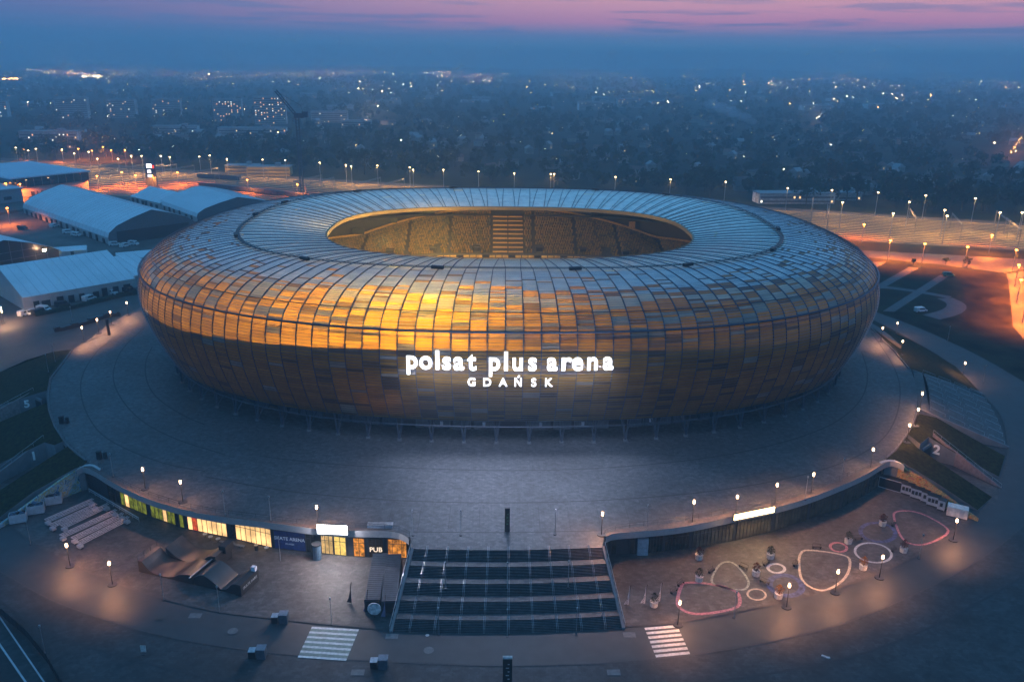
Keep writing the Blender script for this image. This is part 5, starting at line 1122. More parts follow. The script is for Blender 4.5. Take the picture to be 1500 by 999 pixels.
# ------------------------------------------------------------------ tents and halls
def frame_of(nl, fl, side):
    A_, B_ = GL(*nl), GL(*fl); ax = B_-A_; L = np.linalg.norm(ax); ax /= L; return A_, ax, np.array([ax[1], -ax[0], 0])*side, L
def big_tent(name, nl, fl, W_, h, eave, side, label, gable, curved=True, doors=10, group='white exhibition tents beside the arena', nseam=22, gopen=False, ext0=0.0):
    A_, ax, nn, L = frame_of(nl, fl, side); A_ = A_-ax*ext0; L += ext0; t = thing(name, A_, label, 'tent', group)
    if curved: prof = [(0, 0), (-.4, eave*.55), (.5, eave*.92), (W_*.10, eave+(h-eave)*.30), (W_*.28, eave+(h-eave)*.66), (W_*.5, h)]
    else: prof = [(0, 0), (0, eave), (-.3, eave+.05), (W_*.5, h)]
    full = prof+[(W_-x, z) for x, z in prof[::-1][1:]]
    pt = lambda s, x, z: ax*s+nn*x+np.array([0, 0, z]); k = len(full); iw = 1
    b = MB(); cut = 1 if curved else 1
    for i in range(k-1):
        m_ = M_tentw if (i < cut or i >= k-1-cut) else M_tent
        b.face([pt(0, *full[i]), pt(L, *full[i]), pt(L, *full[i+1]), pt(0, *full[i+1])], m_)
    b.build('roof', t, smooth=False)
    b = MB()
    for i in range(nseam+1):
        s = L*i/nseam; b.tube([pt(s, x, z)+[0, 0, .03] for x, z in full], .09, mat('seam_grey', (.42, .47, .52), .6) if i == 0 else b.mats[0], 3)
    b.build('seams', t)
    for s, m_ in ((.05, gable), (L-.05, M_tentw)):
        b = MB(); pts = [pt(s, x, z) for x, z in full]
        b.face(pts, m_); g_ = b.build('gable', t)
        if gopen and s < 1:
            b = MB(); b.box((0, 0, 0), (W_*.82, .3, eave*.95), M_black, 0); o = b.build('opening'); o.parent = t; c = pt(-.2, W_/2, 0); o.location = tuple(c); o.rotation_euler = (0, 0, math.atan2(nn[1], nn[0]))
    rr = random.Random(len(label))
    for i in range(doors):
        s = L*(i+.7+rr.random()*.3)/(doors+.6); b = MB(); c = pt(s, -.6, 0); b.box((0, 0, 0), (1.6+rr.random()*1.5, .5, 2.6+rr.random()), M_dark if i % 3 else M_black); o = b.build('side_door', t); o.location = tuple(c); o.rotation_euler = (0, 0, math.atan2(ax[1], ax[0]))
    return t
M_gabd = mat('grey_gable', (.085, .095, .11), .6); M_gabg = mat('dark_glazed_gable', (.02, .016, .016), .3)
big_tent('exhibition_tent', (161, 359), (36, 313), 49.5, 16.2, 7, 1, 'largest curved white tent with an open dark gable facing the arena', M_gabd, doors=15, nseam=26, gopen=True)
big_tent('exhibition_tent', (290, 326), (236, 306), 53.5, 13, 6, 1, 'curved white tent partly hidden behind the arena', M_gabd, doors=6, nseam=18)
big_tent('exhibition_tent', (236, 307), (192, 296), 30, 9.5, 4, 1, 'low white tent adjoining the curved tent behind the arena', M_tentw, curved=False, doors=6, nseam=8)
big_tent('exhibition_tent', (36, 455), (200, 425), 54, 13.5, 5.2, -1, 'long straight white tent with a lit end wall nearest the left approach', M_tentw, curved=False, doors=9, nseam=13, ext0=0)
big_tent('exhibition_tent', (165, 428), (235, 413), 40, 10.5, 5.0, -1, 'lower white tent extending the long tent towards the arena', M_tentw, curved=False, doors=2, nseam=6)
# tent with the dark glazed gable on the left edge: gable faces the camera
A_ = GL(88, 378); C_ = GL(-75, 408); d = C_-A_; W_ = np.linalg.norm(d); d /= W_; nn = np.array([d[1], -d[0], 0]); nn = nn if nn[1] > 0 else -nn
t = thing('exhibition_tent', A_, 'white tent at the left edge with a black glazed gable facing the arena', 'tent', 'white exhibition tents beside the arena'); full = [(0, 0), (-.3, 4), (W_*.08, 6.6), (W_*.28, 10.5), (W_*.5, 13.6), (W_*.72, 10.5), (W_*.92, 6.6), (W_+.3, 4), (W_, 0)]
pt = lambda s, x, z: nn*s+d*x+np.array([0, 0, z]); b = MB()
for i in range(8): b.face([pt(-1.5, *full[i]), pt(75, *full[i]), pt(75, *full[i+1]), pt(-1.5, *full[i+1])], M_tent)
b.build('roof', t); b = MB(); b.face([pt(.6, x, z) for x, z in full], M_gabg); b.build('glazed_gable', t); b = MB()
for i in range(1, 9): x = W_*i/9; b.tube([pt(.4, x, 0), pt(.4, x, np.interp(x, [q[0] for q in full], [q[1] for q in full]))], .12, M_gan, 4)
for z in (3.4, 7): b.tube([pt(.4, W_*.1, z), pt(.4, W_*.9, z)], .1, M_gan, 4)
b.build('mullions', t)
for (px, py, w, dd, h, rz, lab) in [(198, 384, 16, 12, 5.5, .5, 'small white pagoda tent between the long tent and the arena'), (104, 372, 15, 9, 4, .4, 'small pale tent behind the long white tent')]:
    p = GL(px, py); t = thing('small_tent', p, lab, 'tent', rz=rz); b = MB(); b.box((0, 0, 0), (w, dd, h*.6), M_tentw); b.build('wall', t)
    b = MB(); z = h*.6; b.mesh([(-w/2-.2, -dd/2-.2, z), (w/2+.2, -dd/2-.2, z), (w/2+.2, dd/2+.2, z), (-w/2-.2, dd/2+.2, z), (-w/2-.2, 0, h), (w/2+.2, 0, h)], [(0, 1, 5, 4), (2, 3, 4, 5), (1, 2, 5), (3, 0, 4)], M_tent); b.build('roof', t); b = MB(); b.box((1, -dd/2-.06, 0), (1.5, .1, 2.2), M_black); b.build('door', t)
# grey hall with glazed upper front
A_ = GL(27, 290); C_ = GL(131, 278); d = C_-A_; L = np.linalg.norm(d); d /= L; nn = np.array([-d[1], d[0], 0]); nn = nn if nn[1] > 0 else -nn; rz = math.atan2(d[1], d[0])
t = thing('fair_hall', A_, 'flat roofed hall with a dark glazed upper front and pink lit base, upper left', 'hall', rz=rz); M_hroof = mat('hall_roof', (.50, .58, .66), .5, var=.05, scale=.05); M_pinkw = mat('plaster_rose', (.50, .40, .38), .8)
b = MB(); b.box((L/2, 45, 0), (L, 90, 7.2), M_pinkw); b.build('base_wall', t); b = MB(); b.box((L/2-1.5, 44, 7.2), (L+3, 92, 6.6), M_glass); b.build('glazed_storey', t)
b = MB(); b.box((L/2-2, 44, 13.8), (L+6, 97, .8), M_hroof); b.build('roof', t)
b = MB(); 
for i in range(10): b.box((i*(L)/9, -2.2, 7.2), (.25, .2, 6.6), M_gan)
for z in (9, 11, 12.6): b.box((L/2, -2.2, z), (L, .12, .12), M_dark)
b.build('mullions', t)
for i in range(12):
    b = MB(); b.box((L*.2+i*L*.062, -.1, .2), (.9 if i else 2.4, .2, 3.2), M_black); b.build('window', t)
for x, z in ((L*.12, 11.8), (L*.42, 11.9)):
    b = MB(); b.box((x, -2.5, z), (1.1, .3, .5), E_win); b.build('facade_lamp', t); 
t2 = thing('fair_hall', GL(-60, 306), 'grey side wing at the left edge beside the glazed hall', 'hall', rz=rz); b = MB(); b.box((10, 40, 0), (62, 80, 9), mat('wing_wall', (.22, .24, .27), .7)); b.build('wall', t2); b = MB(); b.box((10, 40, 9), (64, 82, .6), M_hroof); b.build('roof', t2)
for x in range(6):
    b = MB(); b.box((-14+x*9, -.1, 2), (5, .2, 2.2), M_glass); b.build('window', t2)
# service vehicles, vans and stalls around the tents
def van(px, py, rz, mt, label, z=LOW, kind='van', s=1.0):
    p = G(px, py, z); t = thing('parked_'+kind, p+[0, 0, .05], label, kind, rz=rz); b = MB(); L_, w, h = 5.2*s, 2.0*s, 2.1*s
    pr_ = [(-L_/2, .35), (L_/2, .35), (L_/2, .95*s), (L_/2-.9*s, 1.15*s), (L_/2-1.6*s, h), (-L_/2+.1, h), (-L_/2, 1.9*s)]
    b.mesh([(x, y, z_) for y in (-w/2, w/2) for x, z_ in pr_], [tuple(range(7)), tuple(range(13, 6, -1))]+[(i, 7+i, 7+(i+1) % 7, (i+1) % 7) for i in range(7)], mt); b.build('body', t)
    b = MB()
    for y in (-w/2-.01, w/2+.01): b.face([(L_/2-1.7*s, y, h*.86), (L_/2-1.1*s, y, 1.25*s), (-L_/4, y, 1.25*s), (-L_/4, y, h*.86)], M_glass)
    b.face([(L_/2-.88*s, -w*.42, 1.2*s), (L_/2-.88*s, w*.42, 1.2*s), (L_/2-1.56*s, w*.42, h*.95), (L_/2-1.56*s, -w*.42, h*.95)], M_glass); b.build('window', t)
    for x in (-L_/3, L_/3):
        for y in (-w/2, w/2):
            b = MB(); b.tube([(x, y-.12, .36), (x, y+.12, .36)], .36*s, M_black, 10); b.build('wheel', t)
    for y in (-.7, .7):
        b = MB(); b.box((L_/2, y*s, .7*s), (.06, .3, .2), M_white); b.build('headlight', t)
M_vanw = mat('van_white', (.62, .64, .66), .35, coat=.5); M_grnv = mat('truck_green', (.04, .16, .11), .4)
van(1348, 457, .25, M_vanw, 'white van parked on the grass by the parking paths'); van(1389, 405, -.2, M_grnv, 'green vehicle at the far end of the parking paths')
for i, (px, py, mt) in enumerate([(48, 461, M_vanw), (58, 460, M_dark), (65, 456, M_vanw), (92, 449, M_dark), (131, 440, M_vanw), (163, 431, M_vanw), (190, 427, M_dark), (38, 462, M_vanw), (8, 388, M_dark), (25, 384, M_vanw), (42, 382, M_vanw), (60, 380, M_vanw), (77, 376, M_dark), (183, 362, M_vanw), (196, 359, M_vanw), (168, 360, M_vanw), (80, 333, M_vanw), (112, 346, M_vanw), (100, 342, M_vanw), (215, 322, M_dark), (33, 336, M_dark)]):
    van(px, py, [.4, 1.2, -.3][i % 3], mt, ['white', 'dark'][mt is M_dark]+' vehicle parked beside the white exhibition tents', kind='van', s=1.1)
VL = ['white van nearest the left corner of the long straight tent', 'dark van between two white vans at the left corner of the long tent', 'white van right of the dark van at the long tent corner', 'dark vehicle along the long tent wall, left part', 'white van midway along the long tent wall', 'white van along the right half of the long tent wall', 'dark vehicle at the right end of the long tent wall', 'smallest gap white vehicle tucked against the long tent corner', 'dark vehicle at the left edge behind the long tent roof', 'white vehicle at the left edge below the glazed gable', 'white vehicle second from the left below the glazed gable', 'white vehicle left of the glowing lamp below the glazed gable', 'dark vehicle right of the glowing lamp below the glazed gable', 'white vehicle in front of the open gable, middle of three', 'white vehicle in front of the open gable, right of three', 'white vehicle in front of the open gable, left of three', 'white vehicle by the far end of the largest curved tent', 'white vehicle near the middle of the largest tent wall', 'white vehicle beside another near the middle of the largest tent', 'dark vehicle under the open gable of the largest tent', 'dark vehicle on the orange lit yard at the far left']
for o, v_ in zip([o for o in SC.objects if o.get('label', '').endswith('beside the white exhibition tents')], VL): o['group'] = 'service vehicles beside the tents'; o['label'] = v_.replace('smallest gap white', 'small white')
light('tent_lamp_light', 'POINT', GL(68, 380)+[0, 0, 6], 2600, (1, .45, .2), .3)
light('tent_lamp_light', 'POINT', GL(22, 470)+[0, 0, 5], 1800, (1, .5, .28), .3)
for px, py, lab in ((68, 384, 'glowing lamp between the dark gable tent and the long white tent'), (3, 474, 'glowing lamp standing before the end wall of the long white tent')):
    p = GL(px, py); t = thing('street_lamp', p, lab, 'street lamp'); b = MB(); b.tube([(0, 0, 0), (0, 0, 5.6)], .09, M_dark, 5); b.build('pole', t); b = MB(); b.box((0, 0, 5.6), (1.0, 1.0, .8), E_far_w); b.build('lantern', t)
# dark hedges and low walls by the left road
for pts, lab in (([(80, 486), (120, 478), (150, 466), (176, 462)], 'low dark wall along the far side of the left approach'), ([(52, 463), (110, 452), (170, 436), (200, 431)], 'long dark hedge in front of the long white tent')):
    q = smooth([GL(*p) for p in pts], 2); b = MB()
    for i in range(len(q)-1):
        d = q[i+1]-q[i]; m_ = (q[i]+q[i+1])/2; b.box(tuple(m_), (np.linalg.norm(d)*1.05, 1.6+.5*math.sin(i), 1.5+.3*math.sin(i*2)), M_leafc[1] if 'hedge' in lab else M_dark, math.atan2(d[1], d[0]))
    o = b.build('hedge' if 'hedge' in lab else 'low_wall'); tag(o, lab, 'hedge' if 'hedge' in lab else 'wall')
# lit sign pylon
p = GL(224, 276); t = thing('sign_pylon', p, 'dark advertising pylon with white lit panels and a red mark in the railway yard', 'sign'); b = MB(); b.box((0, 0, 0), (7.5, 2.0, 19), M_rib); b.build('tower', t)
for z, w, h in ((15.6, 6.4, 3.0), (11.8, 4.2, 2.2), (8.6, 4.4, 1.9)):
    b = MB(); b.box((-.4 if w > 5 else -.8, -1.05, z), (w*.62, .1, h), emis('pylon_white', (1, .92, .95), 4)); b.build('lit_panel', t)
b = MB(); b.box((2.4, -1.06, 15.4), (1.8, .1, 2.2), E_red); b.build('red_mark', t)
# tower crane
p = GL(443, 283); t = thing('tower_crane', p, 'dark luffing tower crane rising behind the arena', 'crane'); M_cr = mat('crane_paint', (.035, .045, .075), .6); b = MB(); H_c = 55
def lattice(mb, a, c, w, k, r, mt):
    a = np.array(a, float); c = np.array(c, float); d = (c-a)/np.linalg.norm(c-a); s_ = np.cross(d, [0, 1, 0]); s_ /= np.linalg.norm(s_); u_ = np.cross(s_, d); cs = [(s_*x+u_*y)*w/2 for x, y in ((-1, -1), (1, -1), (1, 1), (-1, 1))]
    for q in cs: mb.tube([a+q, c+q], r, mt, 4)
    for i in range(k):
        for j in range(4): mb.tube([a+(c-a)*i/k+cs[j], a+(c-a)*(i+1)/k+cs[(j+1) % 4]], r*.6, mt, 3)
lattice(b, (0, 0, 0), (0, 0, H_c), 2.2, 22, .2, M_cr); b.build('mast', t); b = MB(); lattice(b, (0, 0, H_c+1), (-15, 3, H_c+19), 1.6, 10, .22, M_cr); b.build('jib', t); b = MB(); b.box((1.5, 0, H_c), (7, 3, 3.4), M_cr); b.box((6, 0, H_c+.5), (4, 3, 4), M_cr); b.build('machine_deck', t)
b = MB(); b.tube([(5, 0, H_c+3), (3, 0, H_c+9), (-14, 3, H_c+18)], .12, M_cr, 3); b.build('stay', t)
# ------------------------------------------------------------------ blocks and houses
M_blk = mat('block_render', (.62, .62, .62), .8, var=.12, scale=.05, brick=(2.6, .25)); M_hr = [mat('roof_tile_dark', (.09, .06, .055), .8), mat('roof_grey', (.24, .26, .28), .6), mat('roof_red', (.16, .08, .065), .8)]
M_hw = mat('house_wall', (.22, .21, .19), .8, var=.15, scale=.1)
def block(px0, px1, ybase, ytop, dd, label, nlit, seed, kind='apartment_block', wall=M_blk, base_z=LOW):
    A_, B_ = GL(px0, ybase), GL(px1, ybase); c = (A_+B_)/2; w = np.linalg.norm(B_-A_); dist = np.dot(c-CAM, FW); h = max(4, (ybase-ytop)/F*dist*1.02); rr = random.Random(seed)
    d = B_-A_; t = thing(kind, c, label, 'building', rz=math.atan2(d[1], d[0])); b = MB(); b.box((0, dd/2, 0), (w, dd, h), wall); b.build('wall', t)
    b = MB(); b.box((0, dd/2, h), (w+.6, dd+.6, .7), M_hr[1]); b.box((w*.2, dd/2, h+.7), (w*.12, dd*.4, 2.6), M_hr[1]); b.build('roof', t)
    nf = max(1, int(h/3)); nc = max(2, int(w/4)); ww = max(1.3, dist*.0006); cells = [(i, j) for i in range(nc) for j in range(nf)]; rr.shuffle(cells)
    for i, j in cells[:nlit]:
        b = MB(); b.box((-w/2+(i+.5)*w/nc, -.12, j*3+1.0), (ww, .1, 1.5 if ww < 2 else ww*.8), rr.choice([E_win, E_win2, E_win3])); b.build('lit_window', t)
    b2 = MB()
    for j in range(nf): b2.box((0, -.06, j*3+1.1), (w*.96, .06, 1.3), M_glassd)
    b2.build('window_band', t)
    return t
E_win2 = emis('lit_window_orange', (1, .42, .14), 2.2); E_win3 = emis('lit_window_white', (.9, .85, .7), 2.6); M_glassd = mat('window_dark', (.06, .065, .08), .3)
BL = [(-20, 12, 172, 150, 'apartment block cut by the left edge of the picture'), (83, 130, 174, 145, 'wide apartment block beyond the railway, left of the others'), (158, 200, 173, 148, 'apartment block second from the left'), (224, 266, 172, 147, 'apartment block third from the left'), (314, 356, 181, 148, 'tall apartment block with many lit windows left of the crane'), (374, 420, 182, 145, 'tallest apartment block directly behind the crane jib'), (30, 115, 212, 194, 'long low pale block behind the orange lamps'), (225, 290, 198, 186, 'long low block below the apartment towers'), (320, 420, 205, 189, 'long low block in front of the tall lit blocks'), (456, 510, 180, 165, 'pale low block right of the crane'), (462, 474, 196, 186, 'small pale box building right of the crane'), (848, 900, 162, 150, 'pale mid rise block in the haze right of centre'), (905, 945, 158, 146, 'wide hazy block below the distant tower'), (500, 545, 188, 178, 'grey flat roofed block beside the lit street'), (1111, 1222, 299, 285, 'long white two storey building beyond the railway on the right'), (1228, 1262, 294, 284, 'small white building right of the long two storey building'), (362, 425, 258, 246, 'yellowish station shed behind the railcars on the left'), (330, 378, 254, 244, 'long low station shed beyond the tracks')]
for i, (x0, x1, yb, yt, lab) in enumerate(BL): block(x0, x1, yb, yt, 14, lab, [16, 10, 14, 10, 34, 34, 10, 5, 10, 4, 1, 8, 10, 3, 4, 1, 0, 0][i], i, wall=M_blk if i < 16 else mat('shed_yellow', (.38, .26, .10), .8))
rr = random.Random(11)
for i in range(110):
    px = rr.uniform(-20, 1520); py = rr.choice([rr.uniform(112, 126), rr.uniform(124, 142), rr.uniform(138, 165)]); w = rr.uniform(10, 40)*(py-95)/50; h = rr.uniform(2.5, 8)
    if 60 < px < 430 and py > 140: continue
    t = block(px, px+w, py, py-h, 25, 'faint city block dissolving in the blue haze', 2 if py > 125 else 0, i+50, kind='city_block'); t['group'] = 'faint blocks of the distant city'
p = GL(896, 108); dist = np.dot(p-CAM, FW); t = thing('office_tower', p, 'single tall office tower with lit top floors on the hazy horizon', 'tower'); w = 13/F*dist; h = (107-76)/F*dist; b = MB(); b.box((0, 0, 0), (w, w*.7, h), M_blk); b.build('shaft', t); b = MB(); b.box((0, 0, h), (w*.7, w*.5, h*.06), M_blk); b.build('crown', t)
b = MB()
for k in range(4): b.box((-w*.36+k*w*.24, -w*.36, h*.90), (w*.10, 2, h*.02), E_win3)
b.build('lit_floor', t)
# small houses among the trees: copies of four types
def house(kind):
    t = thing('house', (0, 0, 0), 'house', 'house'); w, dd, h = [(11, 8, 4.5), (9, 8, 6), (14, 9, 3.5), (18, 9, 6)][kind]; b = MB(); b.box((0, 0, 0), (w, dd, h), M_hw); b.build('wall', t); b = MB(); r_ = 3.2 if kind < 3 else 2
    b.mesh([(-w/2-.4, -dd/2-.4, h), (w/2+.4, -dd/2-.4, h), (w/2+.4, dd/2+.4, h), (-w/2-.4, dd/2+.4, h), (-w/2-.4, 0, h+r_), (w/2+.4, 0, h+r_)], [(0, 1, 5, 4), (2, 3, 4, 5), (1, 2, 5), (3, 0, 4)], M_hr[kind % 3]); b.build('roof', t)
    for x in (-w*.3, 0, w*.3):
        b = MB(); b.box((x, -dd/2-.04, 1.2), (1.2, .1, 1.3), M_glassd if x else E_win); b.build('window', t)
    return t
hp = [house(k) for k in range(4)]; used = [False]*4; HP = []
for i in range(210):
    for _ in range(30):
        px = rr.uniform(0, 1500); py = 178+115*rr.random()**1.3
        up_l = np.interp(px, [0, 130, 350, 600, 1175, 1500], [205, 225, 232, 250, 288, 305])
        if py < up_l and not (px < 430 and py < 190): break
    else: continue
    k = rr.randrange(4); p = GL(px, py); HP.append(p)
    if not used[k]: o = hp[k]; o.location = tuple(p); used[k] = True
    else: o = dup(hp[k], p)
    o.rotation_euler = (0, 0, rr.uniform(0, 3.1)); o['label'] = 'small dim house half hidden among the trees beyond the railway'; o['group'] = 'houses among the trees beyond the railway'
# trees: individual ones along the railway edge, the wood beyond as one mass
def tree_mb(seed, h, w, nleaf, lsz, mt):
    rr = random.Random(seed); t = thing('tree', (0, 0, 0), 'tree', 'tree'); b = MB(); b.tube([(0, 0, 0), (.2, 0, h*.3), (0, .2, h*.7)], h*.03, M_bark, 5, r2=h*.01)
    for k in range(4): a = rr.random()*6.3; b.tube([(0, 0, h*.3), (w*.3*math.cos(a), w*.3*math.sin(a), h*.6)], h*.012, M_bark, 4)
    b.build('trunk', t); b = MB(); cl = [(rr.gauss(0, .5)*w*.42, rr.gauss(0, .5)*w*.42, h*rr.uniform(.38, .92), rr.uniform(.14, .26)*w) for _ in range(13)]
    for k in range(nleaf):
        cx, cy_, cz, cr_ = rr.choice(cl); d = np.array([rr.gauss(0, 1), rr.gauss(0, 1), rr.gauss(0, .8)]); d /= np.linalg.norm(d); c = np.array([cx, cy_, cz])+d*cr_*(.5+.6*rr.random())
        e = np.cross(d, [rr.random()-.5, rr.random()-.5, rr.random()]); e /= np.linalg.norm(e)+1e-6; f_ = np.cross(e, d)+d*.4; s_ = lsz*rr.uniform(.6, 1.3)
        b.face([c-e*s_, c+f_*s_*.7, c+e*s_, c-f_*s_*.7], mt)
    b.build('crown', t); return t
protos = [tree_mb(k, [13, 16, 11, 19, 9][k], [11, 12, 10, 9, 8][k], 420, .62, M_leafc[k % 2]) for k in range(5)]; used = [False]*5
TS = []
for i in range(250):
    px = rr.uniform(-10, 1510)
    base = np.interp(px, [0, 130, 350, 600, 850, 1175, 1500], [238, 236, 247, 262, 276, 300, 318]); py = base-abs(rr.gauss(0, 1))*16-rr.choice([0, 0, 3, 30])
    if px < 420 and py < 215: py = rr.uniform(216, base)
    TS.append((px, py))
TS += [(1365, 310), (1372, 306), (1355, 312), (1390, 312), (1120, 290), (1105, 285), (1010, 278), (1060, 282), (1180, 302), (118, 275), (1416, 392), (1385, 388), (1338, 388)]
for px, py in TS:
    k = rr.randrange(5); s_ = rr.uniform(.75, 1.3) if py < 370 else .35; p = GL(px, py)
    if not used[k]: o = protos[k]; o.location = tuple(p); o.scale = (s_,)*3; used[k] = True
    else: o = dup(protos[k], p, rz=rr.uniform(0, 6.3), scale=s_)
    o['label'] = 'dark tree on the far side of the railway'; o['group'] = 'dark trees along the railway'
    if py > 370: o['label'] = 'small bush on the verge of the orange lit road'; o['group'] = 'bushes on the orange verge'
# wood as one mass, vectorised
NT = 9000; ys = rng.uniform(0, 1, NT)**1.5*4600+260; xs = rng.uniform(-1, 1, NT)*(ys+420)*.72+20
# keep clear of railway
lim = y0a[1]+(xs-y0a[0])/(y0b[0]-y0a[0])*(y0b[1]-y0a[1])+55
ok = ys > lim; hx = np.array([p[:2] for p in HP]); keep = []
clump = np.sin(xs*.011+1.3)*np.sin(ys*.007+.5)+rng.normal(0, .5, NT)
ok &= clump > -.45
xs, ys = xs[ok], ys[ok]; n_t = len(xs); hgt = rng.uniform(6, 15, n_t)*(1+ys/6000); wid = hgt*rng.uniform(.7, 1.2, n_t)
Vs = []; nq = 26
d = rng.normal(size=(n_t, nq, 3)); d /= np.linalg.norm(d, axis=2)[..., None]; c = np.stack([xs, ys, np.full(n_t, LOW)+hgt*.6], 1)[:, None, :]+d*np.stack([wid*.5, wid*.5, hgt*.42], 1)[:, None, :]*rng.uniform(.55, 1.05, (n_t, nq, 1))
e = np.cross(d, rng.normal(size=(n_t, nq, 3))); e /= np.linalg.norm(e, axis=2)[..., None]; f_ = np.cross(e, d)+d*.3; s_ = (wid*.17)[:, None, None]*rng.uniform(.6, 1.3, (n_t, nq, 1))
quad = np.stack([c-e*s_, c+f_*s_*.8, c+e*s_, c-f_*s_*.8], 2).reshape(-1, 3)
me = bpy.data.meshes.new('distant_wood'); nv = len(quad); me.vertices.add(nv); me.vertices.foreach_set('co', quad.astype(np.float32).ravel()); me.loops.add(nv); me.loops.foreach_set('vertex_index', np.arange(nv, dtype=np.int32)); me.polygons.add(nv//4); me.polygons.foreach_set('loop_start', np.arange(0, nv, 4, dtype=np.int32)); me.polygons.foreach_set('loop_total', np.full(nv//4, 4, dtype=np.int32)); me.update(calc_edges=True)
me.materials.append(M_leafc[1]); o = bpy.data.objects.new('distant_wood', me); COL.objects.link(o); tag(o, 'dark wooded suburbs fading into blue haze behind the arena', 'wood', kind='stuff')
# ------------------------------------------------------------------ lamps of the city
bb = MB(); bb.sphere((0, 0, 9), 1.0, E_far_w, 6, 4); bb.tube([(0, 0, 0), (0, 0, 8)], .1, M_dark, 3); fw = bb.build('street_lamp'); bb = MB(); bb.sphere((0, 0, 9), 1.0, E_far_o, 6, 4); bb.tube([(0, 0, 0), (0, 0, 8)], .1, M_dark, 3); fo = bb.build('street_lamp')
for o in (fw, fo): tag(o, 'tiny street lamp in the hazy city beyond the arena', 'street lamp', 'street lamps of the hazy city')
LT = []
for i in range(40): u = i/39; LT.append((38+u*130+rr.gauss(0, 2), 98+u*17+rr.gauss(0, 2), rr.random() < .5, 1.3))
for i in range(10): LT.append((5+i*3, 117+rr.gauss(0, 1), 1, 2.0))
for i in range(12): LT.append((120+rr.random()*50, 113+rr.gauss(0, 1.5), 0, 1.6))
for i in range(48): LT.append((190+rr.random()*310, 108+abs(rr.gauss(0, 7)), rr.random() < .6, 1.1))
for i in range(18): LT.append((500+rr.random()*90, 125+rr.gauss(0, 8), rr.random() < .5, 1.2))
for i in range(60): LT.append((590+rr.random()*420, 105+abs(rr.gauss(0, 22)), rr.random() < .35, 1.1))
for i in range(100): LT.append((1010+rr.random()*490, 118+abs(rr.gauss(0, 17)), rr.random() < .45, 1.1))
for i in range(6): LT.append((1286+i*36.5, 162+rr.gauss(0, .5), 1, 1.5))
for x, y in [(1110, 152), (1115, 153), (1122, 152), (1157, 156), (1163, 158), (1191, 156), (1195, 179), (1199, 177), (1085, 152), (1045, 156), (963, 155), (978, 153), (988, 156), (873, 138), (554, 160), (546, 134), (525, 132), (559, 156), (691, 240), (698, 236), (194, 135), (104, 93+10), (1146, 261), (1216, 222), (1455, 219), (1485, 232), (1290, 200), (815, 246), (812, 246), (675, 208), (588, 215), (408, 203), (412, 202), (255, 225), (42, 155), (88, 202), (338, 194), (1240, 144), (1302, 160)]: LT.append((x, y, x in (1157, 691, 698, 408, 412), 1.9))
for i in range(24): LT.append((1502-26*i/24+rr.gauss(0, 1.2), 198+38*i/24, 1, .7))
for i in range(110): LT.append((rr.random()*1500, 150+rr.random()**1.5*95, rr.random() < .3, .7))
for i in range(26):   # chains of lamps along unseen streets
    x, y = rr.random()*1500, 102+abs(rr.gauss(0, 16)); sx = rr.uniform(4, 9)*rr.choice((-1, 1)); sy = rr.uniform(-.35, .35); og = rr.random() < .6
    for k in range(rr.randrange(6, 18)): LT.append((x+sx*k+rr.gauss(0, .6), y+sy*k+rr.gauss(0, .25), og, .75))
for i in range(420): LT.append((rr.random()*1500, 99+abs(rr.gauss(0, 17)), rr.random() < .45, .55))
def place(o, L_):
    px, py, org, s = L_; p = GL(px, max(py, 101+(px*7.3) % 6)+2.2); dist = np.dot(p-CAM, FW); o.location = tuple(p-np.array([0, 0, 0])); k = min(4, dist*.00023*s*min(1, max(.55, dist/3500))); o.scale = (k,)*3; o.location.z = LOW-9*k+9
n300 = 0; rest_b = MB()
LT = [q for q in LT if q[1] < np.interp(q[0], [0, 350, 1175, 1500], [225, 240, 292, 308])]
LT.sort(key=lambda q: -q[3]); fw_used = fo_used = False
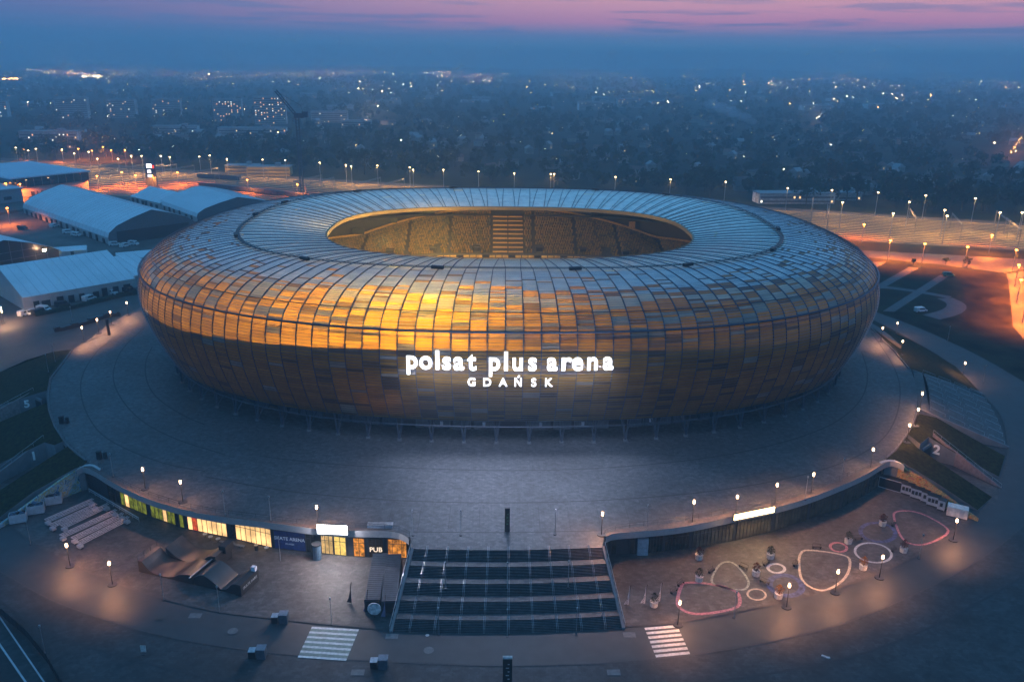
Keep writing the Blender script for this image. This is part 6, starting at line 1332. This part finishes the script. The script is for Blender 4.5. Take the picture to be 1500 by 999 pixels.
for q in LT:
    src = fo if q[2] else fw
    if n300 < 285:
        if q[2] and not fo_used: o = fo; fo_used = True
        elif not q[2] and not fw_used: o = fw; fw_used = True
        else: o = src.copy(); COL.objects.link(o)
        place(o, q); n300 += 1
    else:
        p = GL(q[0], max(q[1], 101+(q[0]*7.3) % 7)+2.2); dist = np.dot(p-CAM, FW); k = min(4, dist*.00027*q[3]*min(1, max(.55, dist/3500))); rest_b.sphere((p[0], p[1], LOW+9), k, E_far_o if q[2] else E_far_w, 5, 3)
o = rest_b.build('distant_city_lights'); tag(o, 'scatter of faint lights in the far city and suburbs', 'city lights', kind='stuff')
# lit street running away at the right edge and the lit street left of centre
for px, py, e, c in [(1490, 222, 60000, (1, .25, .08)), (1478, 232, 50000, (1, .25, .08)), (545, 165, 60000, (1, .6, .35)), (537, 185, 40000, (1, .6, .4)), (690, 242, 9000, (1, .4, .2)), (1195, 180, 40000, (1, .5, .3)), (100, 222, 26000, (1, .25, .05)), (150, 225, 26000, (1, .25, .05)), (130, 228, 22000, (1, .25, .05))]:
    light('street_glow', 'POINT', GL(px, py)+[0, 0, 14], e, c, 1)
# smoke drifting over the gardens
b = MB(); ms = bpy.data.materials.new('smoke'); n, l = nodes(ms); o_ = n.new('ShaderNodeOutputMaterial'); v_ = n.new('ShaderNodeVolumePrincipled'); v_.inputs['Color'].default_value = (.75, .85, .95, 1); v_.inputs['Density'].default_value = .016; l.new(v_.outputs[0], o_.inputs['Volume'])
for px, py, r_, z in [(1100, 190, 9, 6), (1088, 189, 13, 12), (1072, 187, 15, 17), (1056, 184, 16, 22), (1040, 182, 15, 26), (1068, 184, 10, 30)]: p = GL(px, py); b.sphere((p[0], p[1], LOW+z+6), r_, ms, 12, 8, .55)
o = b.build('smoke', smooth=True); tag(o, 'thin pale smoke drifting above the dark gardens on the right', 'smoke', kind='stuff')
# ------------------------------------------------------------------ the air
b = MB(); mh = bpy.data.materials.new('haze'); n, l = nodes(mh); o_ = n.new('ShaderNodeOutputMaterial'); v_ = n.new('ShaderNodeVolumePrincipled'); v_.inputs['Color'].default_value = (.68, .88, 1, 1); v_.inputs['Density'].default_value = HAZE; v_.inputs['Anisotropy'].default_value = .2; l.new(v_.outputs[0], o_.inputs['Volume'])
b.box((0, 3750, LOW-1), (18100, 10600, 190), mh); o = b.build('haze'); tag(o, 'thin blue evening haze over the whole city', 'haze', kind='stuff')
